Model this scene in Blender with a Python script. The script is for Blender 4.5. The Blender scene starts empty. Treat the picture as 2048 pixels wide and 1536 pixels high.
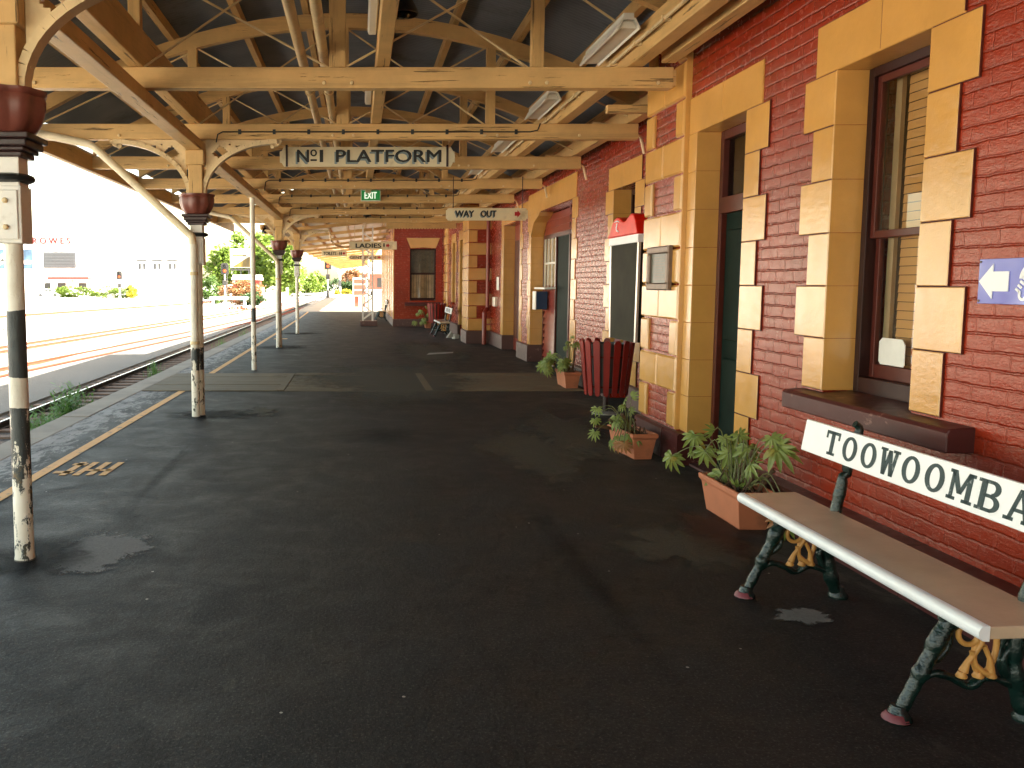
import bpy, math, random
from mathutils import Vector, Matrix, noise as mnoise
R = math.radians
sc = bpy.context.scene
COL = sc.collection

# ------------------------------------------------------------------ camera, world, sun, exposure
cam_d = bpy.data.cameras.new('camera'); cam = bpy.data.objects.new('camera', cam_d); COL.objects.link(cam)
cam.location = (0, 0, 1.65); cam.rotation_euler = (R(90 - 5.4038), 0, 0)
cam_d.sensor_width = 36; cam_d.lens = 30.76; cam_d.shift_x = 0.15088; cam_d.shift_y = -0.01731
cam_d.clip_start = 0.05; cam_d.clip_end = 3000
sc.camera = cam
SUN_EL, SUN_AZ = 46.0, 12.0      # azimuth: sun stands over +X, turned a little towards -Y
w = bpy.data.worlds.new('World'); sc.world = w; w.use_nodes = True
wn = w.node_tree.nodes; wl = w.node_tree.links
bg = wn['Background']; sky = wn.new('ShaderNodeTexSky'); sky.sky_type = 'NISHITA'; sky.sun_disc = False
sky.sun_elevation = R(SUN_EL); sky.sun_rotation = R(90 + SUN_AZ); sky.air_density = 1.0; sky.dust_density = 2.5; sky.ozone_density = 1.0
tint = wn.new('ShaderNodeMix'); tint.data_type = 'RGBA'; tint.blend_type = 'MULTIPLY'; tint.inputs[0].default_value = 1
tint.inputs[7].default_value = (1.0, .84, .60, 1)      # warm daylight white balance
wl.new(sky.outputs[0], tint.inputs[6]); wl.new(tint.outputs[2], bg.inputs[0]); bg.inputs[1].default_value = 0.15
sun_d = bpy.data.lights.new('sun', 'SUN'); sun = bpy.data.objects.new('sun', sun_d); COL.objects.link(sun)
sun_d.energy = 5.0; sun_d.angle = R(0.53); sun_d.color = (1.0, 0.95, 0.87)
sd = Vector((math.cos(R(SUN_AZ)) * math.cos(R(SUN_EL)), -math.sin(R(SUN_AZ)) * math.cos(R(SUN_EL)), math.sin(R(SUN_EL))))
sun.rotation_euler = sd.to_track_quat('Z', 'Y').to_euler(); sun.location = (30, -10, 40)
vs = sc.view_settings; vs.view_transform = 'Standard'; vs.look = 'None'; vs.gamma = 1.0; vs.exposure = 3.15
sc.cycles.use_denoising = True
sc.cycles.max_bounces = 10; sc.cycles.diffuse_bounces = 6; sc.cycles.transparent_max_bounces = 16
sc.cycles.sample_clamp_indirect = 8.0

# ------------------------------------------------------------------ material helpers
class NT:
    def __init__(s, name):
        s.m = bpy.data.materials.new(name); s.m.use_nodes = True
        s.t = s.m.node_tree; s.n = s.t.nodes; s.l = s.t.links
        s.b = s.n['Principled BSDF']; s.out = s.n['Material Output']
        s.co = s.n.new('ShaderNodeTexCoord').outputs['Object']
    def node(s, typ, **kw):
        n = s.n.new(typ)
        for k, v in kw.items(): setattr(n, k, v)
        return n
    def link(s, a, b): s.l.new(a, b)
    def setin(s, sock, v):
        if hasattr(v, 'is_output'): s.l.new(v, sock)
        else: sock.default_value = v
    def scale(s, v, sc_):
        n = s.node('ShaderNodeMapping'); s.link(v, n.inputs[0]); n.inputs['Scale'].default_value = sc_; return n.outputs[0]
    def noise(s, scale=5, detail=4, rough=.55, vec=None, dist=0):
        n = s.node('ShaderNodeTexNoise'); s.link(vec if vec is not None else s.co, n.inputs['Vector'])
        n.inputs['Scale'].default_value = scale; n.inputs['Detail'].default_value = detail
        n.inputs['Roughness'].default_value = rough; n.inputs['Distortion'].default_value = dist
        return n.outputs['Fac']
    def ramp(s, fac, stops, interp='LINEAR'):
        n = s.node('ShaderNodeValToRGB'); s.link(fac, n.inputs[0]); n.color_ramp.interpolation = interp
        e = n.color_ramp.elements
        while len(e) < len(stops): e.new(0.5)
        for el, (p, c) in zip(e, stops):
            el.position = p; el.color = (c, c, c, 1) if isinstance(c, (int, float)) else (*c, 1)
        return n.outputs[0]
    def mix(s, fac, a, b):
        n = s.node('ShaderNodeMix', data_type='RGBA')
        s.setin(n.inputs[0], fac)
        for sock, v in ((n.inputs[6], a), (n.inputs[7], b)):
            if isinstance(v, tuple): v = (*v[:3], 1)
            s.setin(sock, v)
        return n.outputs[2]
    def math(s, op, a, b=0.0):
        n = s.node('ShaderNodeMath', operation=op); s.setin(n.inputs[0], a); s.setin(n.inputs[1], b); return n.outputs[0]
    def sep(s, v=None):
        n = s.node('ShaderNodeSeparateXYZ'); s.link(v if v is not None else s.co, n.inputs[0]); return n.outputs
    def comb(s, x, y, z):
        n = s.node('ShaderNodeCombineXYZ')
        for i, v in enumerate((x, y, z)): s.setin(n.inputs[i], v)
        return n.outputs[0]
    def bump(s, h, dist=.01, strength=1.0, prev=None):
        n = s.node('ShaderNodeBump'); n.inputs['Strength'].default_value = strength; n.inputs['Distance'].default_value = dist
        s.link(h, n.inputs['Height'])
        if prev is not None: s.link(prev, n.inputs['Normal'])
        return n.outputs[0]
    def done(s, col=None, rough=.5, normal=None, spec=.5, metal=0.0):
        if col is not None:
            if isinstance(col, tuple): col = (*col[:3], 1)
            s.setin(s.b.inputs['Base Color'], col)
        s.setin(s.b.inputs['Roughness'], rough)
        s.b.inputs['Specular IOR Level'].default_value = spec
        s.b.inputs['Metallic'].default_value = metal
        if normal is not None: s.link(normal, s.b.inputs['Normal'])
        return s.m

M = {}
def simple(name, col, rough=.5, var=.18, nscale=6, bump=0.0, bscale=40, spec=.5, metal=0.0, grime=None):
    t = NT(name)
    f = t.noise(nscale, 5, .6)
    c = t.mix(t.ramp(f, [(.3, 0), (.7, 1)]), tuple(x * (1 - var) for x in col), tuple(min(1, x * (1 + var)) for x in col))
    if grime:
        g = t.ramp(t.noise(nscale * .6, 8, .7), [(.55, 0), (.72, 1)])
        c = t.mix(t.math('MULTIPLY', g, .7), c, grime)
    nb = t.bump(t.noise(bscale, 4, .6), bump, 1.0) if bump else None
    M[name] = t.done(c, rough, nb, spec, metal); return M[name]

def brick_mat(name, col, rough=.19, disp=.0044):
    t = NT(name); x, y, z = t.sep()
    wob = t.node('ShaderNodeTexNoise'); t.link(t.co, wob.inputs['Vector']); wob.inputs['Scale'].default_value = 6; wob.inputs['Detail'].default_value = 7; wob.inputs['Roughness'].default_value = .68
    wx, wy, wz = t.sep(wob.outputs['Color'])
    u = t.math('ADD', t.math('ADD', x, y), t.math('MULTIPLY', wx, .05))
    v = t.math('ADD', z, t.math('MULTIPLY', wy, .032))
    vec = t.comb(u, v, 0.0)
    br = t.node('ShaderNodeTexBrick'); t.link(vec, br.inputs['Vector'])
    br.inputs['Scale'].default_value = 1; br.inputs['Brick Width'].default_value = .242; br.inputs['Row Height'].default_value = .0838
    br.inputs['Mortar Size'].default_value = .0075; br.inputs['Mortar Smooth'].default_value = .6
    br.inputs['Color1'].default_value = (.35, .35, .35, 1); br.inputs['Color2'].default_value = (.65, .65, .65, 1); br.inputs['Bias'].default_value = 0
    row = t.math('FRACT', t.math('DIVIDE', v, .0838))
    ledge = t.ramp(t.math('MULTIPLY', t.math('ABSOLUTE', t.math('SUBTRACT', row, .5)), 2.0), [(.0, 1), (.78, .86), (.94, .12), (1, 0)])
    face = t.math('SUBTRACT', 1.0, t.math('MULTIPLY', br.outputs['Fac'], .30))
    chip = t.noise(1, 5, .62, vec=t.scale(t.co, (7, 7, 26)), dist=.4)
    pit = t.ramp(t.noise(1, 3, .6, vec=t.scale(t.co, (50, 50, 100))), [(.3, 0), (.55, 1)])
    per = t.sep(br.outputs['Color'])[0]
    hgt = t.math('ADD', t.math('MULTIPLY', t.math('MULTIPLY', face, ledge), .8), t.math('ADD', t.math('MULTIPLY', chip, .7), t.math('ADD', t.math('MULTIPLY', pit, .16), t.math('MULTIPLY', per, .35))))
    nb = t.bump(hgt, disp, 1.0)
    big = t.noise(.9, 4, .6)
    c = t.mix(t.ramp(big, [(.3, 0), (.7, 1)]), tuple(q * .74 for q in col), tuple(q * 1.22 for q in col))
    c = t.mix(t.math('MULTIPLY', per, .22), c, tuple(q * 1.5 for q in col))
    c = t.mix(t.math('MULTIPLY', t.math('SUBTRACT', 1.0, ledge), .45), c, tuple(q * .5 for q in col))
    wear = t.ramp(t.noise(1, 9, .75, vec=t.scale(t.co, (9, 9, 30))), [(.665, 0), (.70, 1)])
    c = t.mix(t.math('MULTIPLY', wear, .42), c, (.42, .30, .24))
    rr = t.ramp(t.noise(14, 3, .6), [(.3, rough - .05), (.7, rough + .13)])
    t.b.inputs['Specular Tint'].default_value = (1, .78, .66, 1)
    M[name] = t.done(c, rr, nb, .62); return M[name]

def stone_mat(name, col, rough=.19, disp=.0017, gloss_var=.08, chips=None, spec=1.0):
    t = NT(name)
    chis = t.noise(1, 5, .62, vec=t.scale(t.co, (15, 13, 20)), dist=.25)
    fine = t.noise(90, 3, .6)
    nb = t.bump(t.math('ADD', chis, t.math('MULTIPLY', fine, .18)), disp, 1.0)
    f = t.noise(1.7, 5, .65)
    c = t.mix(t.ramp(f, [(.3, 0), (.7, 1)]), tuple(q * .88 for q in col), tuple(min(.95, q * 1.1) for q in col))
    dirt = t.ramp(t.noise(5, 9, .75), [(.62, 0), (.75, 1)])
    c = t.mix(t.math('MULTIPLY', dirt, .35), c, tuple(q * .55 for q in col))
    if chips: c = t.mix(t.ramp(t.noise(1, 10, .78, vec=t.scale(t.co, (7, 5, 9))), [(.605, 0), (.63, .75)]), c, chips)
    rr = t.ramp(t.noise(9, 3, .6), [(.3, rough - .05), (.7, rough + gloss_var)])
    M[name] = t.done(c, rr, nb, spec); return M[name]

def timber_mat(name, col, axis, rough=.48, dirt_amt=.72):
    t = NT(name)
    s3 = [26, 26, 26]; s3[axis] = 1.1
    g = t.noise(1, 6, .7, vec=t.scale(t.co, tuple(s3)))
    crk = t.ramp(g, [(.35, 1), (.385, 0)])
    nb = t.bump(t.math('SUBTRACT', t.math('MULTIPLY', g, .6), crk), .004, 1.0)
    f = t.noise(2.2, 5, .65)
    c = t.mix(t.ramp(f, [(.3, 0), (.7, 1)]), tuple(q * .82 for q in col), tuple(min(.95, q * 1.08) for q in col))
    dirt = t.ramp(t.noise(1, 8, .75, vec=t.scale(t.co, tuple(q * .25 for q in s3))), [(.51, 0), (.76, 1)])
    c = t.mix(t.math('MULTIPLY', dirt, dirt_amt), c, tuple(q * .35 for q in col))
    c = t.mix(t.math('MULTIPLY', crk, .75), c, (.06, .035, .018))
    M[name] = t.done(c, rough, nb, .4); return M[name]

def pole_mat(name, bands, seed):
    """white paint with black bands (z0, z1, peel) that flake"""
    t = NT(name); x, y, z = t.sep()
    off = t.node('ShaderNodeMapping'); t.link(t.co, off.inputs[0]); off.inputs['Location'].default_value = (seed, seed * 2, seed)
    flake = t.noise(1, 9, .72, vec=t.scale(off.outputs[0], (14, 14, 6)))
    soft = t.noise(5, 5, .6, vec=off.outputs[0])
    c = t.mix(t.ramp(soft, [(.35, 0), (.7, 1)]), (.74, .68, .55), (.86, .82, .70))
    for z0, z1, peel in bands:
        zz = t.math('ADD', z, t.math('MULTIPLY', t.math('SUBTRACT', soft, .5), .05))
        inside = t.math('MULTIPLY', t.math('GREATER_THAN', zz, z0), t.math('LESS_THAN', zz, z1))
        keep = t.ramp(flake, [(peel - .012, 0), (peel + .012, 1)])
        c = t.mix(t.math('MULTIPLY', inside, keep), c, (.035, .045, .045))
    low = t.math('LESS_THAN', t.math('ADD', z, t.math('MULTIPLY', flake, .4)), .78)
    chips = t.math('MULTIPLY', low, t.ramp(flake, [(.56, 0), (.58, 1)]))
    c = t.mix(chips, c, (.05, .05, .03))
    rust = t.math('MULTIPLY', low, t.ramp(t.noise(9, 6, .7, vec=off.outputs[0]), [(.58, 0), (.66, 1)]))
    c = t.mix(t.math('MULTIPLY', rust, .8), c, (.22, .13, .03))
    nb = t.bump(t.ramp(flake, [(.5, 0), (.56, 1)]), .0015, 1.0)
    M[name] = t.done(c, .42, nb, .5); return M[name]

def asphalt_mat():
    t = NT('asphalt'); x, y, z = t.sep()
    big = t.noise(1, 6, .62, vec=t.scale(t.co, (.7, .35, 1)))
    mid = t.noise(2.2, 8, .72, dist=.5)
    fine = t.noise(48, 4, .75)
    grit = t.noise(85, 2, .6)
    c = t.mix(t.ramp(big, [(.3, 0), (.72, 1)]), (.0085, .0085, .0084), (.021, .020, .0185))
    c = t.mix(t.math('MULTIPLY', t.ramp(mid, [(.54, 0), (.74, 1)]), .5), c, (.036, .034, .029))
    streak = t.ramp(t.noise(1, 7, .7, vec=t.scale(t.co, (.55, 3.2, 1))), [(.58, 0), (.8, 1)])
    c = t.mix(t.math('MULTIPLY', streak, .4), c, (.046, .043, .037))
    c = t.mix(t.ramp(fine, [(.36, .85), (.58, 0)]), c, (.003, .003, .003))
    c = t.mix(t.ramp(grit, [(.56, 0), (.70, .75)]), c, (.075, .071, .063))
    # pale grit worn through along the coping
    edge = t.node('ShaderNodeMapRange'); t.link(x, edge.inputs[0])
    edge.inputs[1].default_value = -2.35; edge.inputs[2].default_value = -3.2; edge.inputs[3].default_value = 0; edge.inputs[4].default_value = .24
    wn_ = t.noise(1, 9, .80, vec=t.scale(t.co, (7, 2.6, 1)), dist=.4)
    wear = t.ramp(t.math('ADD', wn_, edge.outputs[0]), [(.66, 0), (.74, 1)])
    c = t.mix(t.math('MULTIPLY', wear, .8), c, (.27, .25, .235))
    # pale dust swept against the wall
    e2 = t.node('ShaderNodeMapRange'); t.link(x, e2.inputs[0])
    e2.inputs[1].default_value = 1.2; e2.inputs[2].default_value = 3.0; e2.inputs[3].default_value = 0; e2.inputs[4].default_value = .16
    w2 = t.ramp(t.math('ADD', t.noise(1, 9, .74, vec=t.scale(t.co, (1.3, .9, 1)), dist=1.0), e2.outputs[0]), [(.66, 0), (.78, 1)])
    c = t.mix(t.math('MULTIPLY', w2, .55), c, (.10, .09, .068))
    # small pale specks
    vo = t.node('ShaderNodeTexVoronoi'); t.link(t.co, vo.inputs['Vector']); vo.inputs['Scale'].default_value = 4.6
    sp = t.math('MULTIPLY', t.math('LESS_THAN', vo.outputs['Distance'], .034), t.math('GREATER_THAN', t.sep(vo.outputs['Color'])[0], .45))
    c = t.mix(t.math('MULTIPLY', sp, .8), c, (.45, .43, .38))
    # hairline cracks
    vc = t.node('ShaderNodeTexVoronoi', feature='DISTANCE_TO_EDGE')
    dn = t.node('ShaderNodeTexNoise'); t.link(t.co, dn.inputs['Vector']); dn.inputs['Scale'].default_value = 1.5; dn.inputs['Detail'].default_value = 6
    va = t.node('ShaderNodeVectorMath', operation='ADD'); t.link(t.co, va.inputs[0]); t.link(dn.outputs['Color'], va.inputs[1])
    t.link(va.outputs[0], vc.inputs['Vector']); vc.inputs['Scale'].default_value = .55
    crack = t.math('MULTIPLY', t.math('LESS_THAN', vc.outputs['Distance'], .004), t.ramp(big, [(.5, 0), (.6, 1)]))
    c = t.mix(t.math('MULTIPLY', crack, .7), c, (.006, .006, .006))
    h = t.math('ADD', t.math('MULTIPLY', fine, .45), t.math('ADD', t.math('MULTIPLY', t.noise(34, 4, .7), .6), t.math('MULTIPLY', crack, -1.5)))
    nb = t.bump(h, .007, 1.0)
    nb = t.bump(t.noise(1.1, 4, .6), .05, .5, nb)
    rr = t.ramp(mid, [(.3, .54), (.7, .80)])
    M['asphalt'] = t.done(c, rr, nb, .34)

def worn_paint(name, col, under, thr=.5, scale=7):
    t = NT(name)
    k = t.ramp(t.noise(scale, 9, .75), [(thr - .04, 0), (thr + .04, 1)])
    c = t.mix(k, col, under)
    M[name] = t.done(c, .6, t.bump(t.noise(80, 3, .6), .003), .4)

def glass_mat(name, tint=(.97, .97, .94), extra=.03):
    t = NT(name)
    tr = t.node('ShaderNodeBsdfTransparent'); tr.inputs[0].default_value = (*tint, 1)
    gl = t.node('ShaderNodeBsdfGlossy'); gl.inputs['Roughness'].default_value = .02
    fr = t.node('ShaderNodeFresnel'); fr.inputs[0].default_value = 1.5
    fac = t.math('ADD', fr.outputs[0], extra)
    mx = t.node('ShaderNodeMixShader'); t.link(fac, mx.inputs[0]); t.link(tr.outputs[0], mx.inputs[1]); t.link(gl.outputs[0], mx.inputs[2])
    t.link(mx.outputs[0], t.out.inputs[0]); M[name] = t.m

def emit_mat(name, col, strength, base=(.1, .1, .1)):
    t = NT(name); t.b.inputs['Emission Color'].default_value = (*col, 1); t.b.inputs['Emission Strength'].default_value = strength
    M[name] = t.done(base, .4)

def leaf_mat(name, c1, c2, dry=None, trans=.35):
    t = NT(name)
    f = t.ramp(t.noise(9, 4, .6), [(.3, 0), (.7, 1)])
    c = t.mix(f, c1, c2)
    if dry: c = t.mix(t.ramp(t.noise(5, 3, .6), [(.62, 0), (.7, 1)]), c, dry)
    t.done(c, .45, None, .5)
    td = t.node('ShaderNodeBsdfTranslucent'); t.link(c, td.inputs[0])
    mx = t.node('ShaderNodeMixShader'); mx.inputs[0].default_value = trans
    t.link(t.b.outputs[0], mx.inputs[1]); t.link(td.outputs[0], mx.inputs[2]); t.link(mx.outputs[0], t.out.inputs[0])
    M[name] = t.m

def ground_mat(name, c1, c2, c3, stone=.03, grass=None, gthr=.62):
    t = NT(name)
    vo = t.node('ShaderNodeTexVoronoi'); t.link(t.co, vo.inputs['Vector']); vo.inputs['Scale'].default_value = 1 / stone
    per = t.sep(vo.outputs['Color'])[0]
    c = t.mix(per, c1, c2)
    c = t.mix(t.ramp(t.noise(.35, 6, .65), [(.4, 0), (.65, 1)]), c, c3)
    if grass:
        g = t.ramp(t.noise(.23, 8, .72), [(gthr, 0), (gthr + .06, 1)])
        c = t.mix(t.math('MULTIPLY', g, .85), c, grass)
    nb = t.bump(t.math('SUBTRACT', 1.0, vo.outputs['Distance']), stone * .7, 1.0)
    M[name] = t.done(c, .85, nb, .3)

RED = (.25, .0215, .0062)
brick_mat('red_brick', RED)
OCH = (.61, .315, .078)
stone_mat('ochre_stone', OCH)
stone_mat('maroon_paint', (.066, .014, .013), .34, .0008, chips=(.26, .13, .10), spec=.4)
stone_mat('mauve_plinth', (.105, .052, .046), .5, .002, chips=(.3, .2, .17), spec=.4)
CREAM = (.68, .43, .165)
for k, ax in (('x', 0), ('y', 1), ('z', 2)): timber_mat('cream_timber_' + k, CREAM, ax)
simple('cream_iron', (.70, .53, .28), .42, .12, 4, .001, 60, grime=(.16, .09, .04))
simple('cream_pipe', (.68, .50, .25), .4, .12, 4, .001, 60, grime=(.2, .11, .05))
simple('pipe_white', (.74, .64, .44), .4, .1, 4, .001, 60, grime=(.3, .2, .1))
simple('capital_maroon', (.18, .055, .038), .38, .2, 6, .001, 50, grime=(.05, .02, .015))
simple('capital_dark', (.030, .011, .010), .36, .2, 6, .001, 50)
simple('black_iron', (.016, .018, .018), .4, .3, 9, .001, 60)
simple('white_paint', (.78, .76, .70), .4, .06, 5, .0008, 60, grime=(.45, .40, .32))
simple('bench_white', (.82, .83, .84), .32, .05, 5, .0008, 70)
simple('bench_tan', (.56, .41, .28), .2, .14, 3, .0008, 70)
simple('sign_cream', (.74, .66, .43), .45, .08, 4, .0006, 60, grime=(.42, .33, .18))
simple('sign_black', (.012, .014, .012), .5, .1)
simple('sign_shadow_blue', (.22, .29, .30), .5, .1)
simple('sign_red', (.42, .012, .012), .5, .1)
worn_paint('board_letters', (.030, .055, .058), (.40, .42, .42), .66, 16)
simple('roof_iron', (.165, .19, .222), .55, .2, 1.4, 0, grime=(.03, .03, .032))
simple('terracotta', (.50, .165, .078), .55, .12, 4, .0008, 60, grime=(.22, .09, .05))
simple('soil', (.030, .018, .011), .9, .5, 20, .02, 30)
simple('bin_red', (.235, .018, .012), .3, .16, 4, .0006, 60)
simple('bin_liner', (.05, .055, .055), .5, .2)
simple('phone_red', (.72, .016, .006), .35, .08, spec=.25)
simple('phone_glass', (.020, .019, .011), .5, .35, 3, spec=.03)
simple('bright_metal', (.70, .68, .62), .3, .1, metal=.6)
simple('bronze', (.17, .115, .085), .42, .25, 9, .001, 60, metal=.35)
simple('slate', (.075, .08, .062), .35, .3, 9)
simple('door_green', (.008, .018, .014), .6, .2, spec=.08)
simple('edge_red', (.085, .014, .008), .5, .2, spec=.2)
simple('frame_dark', (.030, .010, .0085), .36, .2, spec=.2)
simple('frame_maroon', (.085, .018, .012), .34, .2, spec=.25)
simple('board_red', (.25, .040, .026), .3, .2, 3, .001, 30)
simple('blind_tan', (.52, .28, .09), .5, .10, 2)
simple('sleeve_cream', (.36, .27, .15), .5, .1)
simple('curtain', (.62, .48, .30), .8, .25, 5)
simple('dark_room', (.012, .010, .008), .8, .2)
simple('paper', (.78, .77, .72), .7, .06, 10)
simple('post_blue', (.012, .045, .11), .35, .12)
t = NT('sign_blue'); f = t.noise(2.4, 2, .5); M['sign_blue'] = t.done(t.mix(t.ramp(f, [(.35, 0), (.65, 1)]), (.045, .055, .45), (.30, .34, .75)), .3)
simple('sign_white', (.85, .86, .90), .4, .03)
simple('grey_litter', (.40, .40, .37), .7, .2)
simple('concrete', (.30, .275, .24), .8, .25, 2.5, .002, 60, grime=(.11, .09, .07))
simple('pale_paving', (.30, .26, .205), .8, .15, .8, .002, 50)
simple('coping', (.27, .225, .17), .75, .2, 1.3, .002, 60, grime=(.15, .10, .075))
simple('rail_steel', (.50, .49, .47), .25, .1, metal=.9)
simple('rail_web', (.030, .020, .014), .8, .3, 3)
simple('rail_rust', (.20, .040, .015), .7, .25, 3)
simple('sleeper', (.125, .080, .052), .85, .4, 5, .006, 30)
simple('plank', (.085, .068, .038), .75, .4, 2)
timber_mat('plank_wood', (.15, .115, .066), 0, .75)
worn_paint('yellow_line', (.66, .31, .055), (.05, .045, .04), .60, 9)
worn_paint('patch_grey', (.115, .115, .108), (.03, .029, .027), .62, 5)
worn_paint('patch_dark', (.011, .011, .011), (.02, .019, .018), .6, 5)
worn_paint('patch_pale', (.060, .055, .042), (.024, .0225, .0205), .50, 4)
asphalt_mat()
ground_mat('ballast', (.030, .026, .021), (.13, .115, .095), (.045, .038, .03), .05)
ground_mat('dark_path', (.115, .11, .098), (.165, .158, .142), (.13, .125, .11), .02)
ground_mat('yard_gravel', (.44, .42, .37), (.60, .58, .53), (.52, .49, .42), .05, (.26, .28, .10), .60)
glass_mat('window_glass'); glass_mat('dark_glass', (.45, .45, .42), .05)
leaf_mat('philodendron', (.15, .22, .04), (.31, .37, .10), (.34, .26, .04), .35)
leaf_mat('dry_leaf', (.30, .11, .03), (.38, .18, .06), None, .2)
leaf_mat('weed_green', (.08, .19, .04), (.16, .28, .07), None, .4)
leaf_mat('tree_leaf', (.10, .17, .022), (.17, .24, .035), None, .4)
leaf_mat('tree_leaf_dark', (.05, .11, .022), (.09, .15, .03), None, .3)
leaf_mat('hedge_leaf', (.022, .055, .014), (.05, .095, .02), None, .2)
leaf_mat('russet_leaf', (.22, .10, .04), (.32, .17, .07), None, .3)
leaf_mat('yellow_leaf', (.36, .33, .03), (.48, .42, .05), None, .3)
simple('bark', (.12, .085, .055), .9, .3, 6, .01, 20)
simple('plant_stem', (.10, .055, .025), .8, .4, 30, .004, 40)
simple('petiole', (.11, .12, .035), .5, .2)
simple('far_white', (.80, .78, .76), .7, .05)
simple('far_grey', (.055, .058, .065), .6, .1)
simple('far_cream', (.72, .66, .56), .7, .05)
simple('far_red', (.34, .03, .022), .6, .15)
simple('louvre_grey', (.085, .09, .10), .6)
simple('shop_red', (.22, .008, .008), .6)
simple('poster_olive', (.16, .11, .02), .6, .5, .8)
simple('far_brick', (.30, .085, .055), .7, .2)
simple('far_dark', (.03, .028, .026), .5, .2)
simple('far_blue', (.05, .10, .17), .5, .6, .6)
simple('car_white', (.75, .76, .78), .3, .03)
simple('car_glass', (.04, .045, .05), .1, .1)
simple('tyre', (.02, .02, .02), .8, .1)
simple('lamp_white', (.80, .77, .66), .35, .05)
simple('bench_green', (.004, .016, .0125), .26, .5, 14, .004, 55)
simple('bench_chip', (.14, .022, .030), .5, .3)
simple('monogram', (.55, .265, .065), .45, .15, 9, .001, 60)
emit_mat('exit_green', (.01, .42, .07), .035, (.004, .11, .02)); emit_mat('exit_white', (.9, 1, .8), .10, (.6, .6, .55))
emit_mat('signal_red', (1, .10, .02), .5, (.4, .05, .02))

# ------------------------------------------------------------------ mesh helpers
def root_loc(o):
    while o is not None and o.parent is not None: o = o.parent
    return Vector(o.location) if o is not None else Vector((0, 0, 0))

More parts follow.
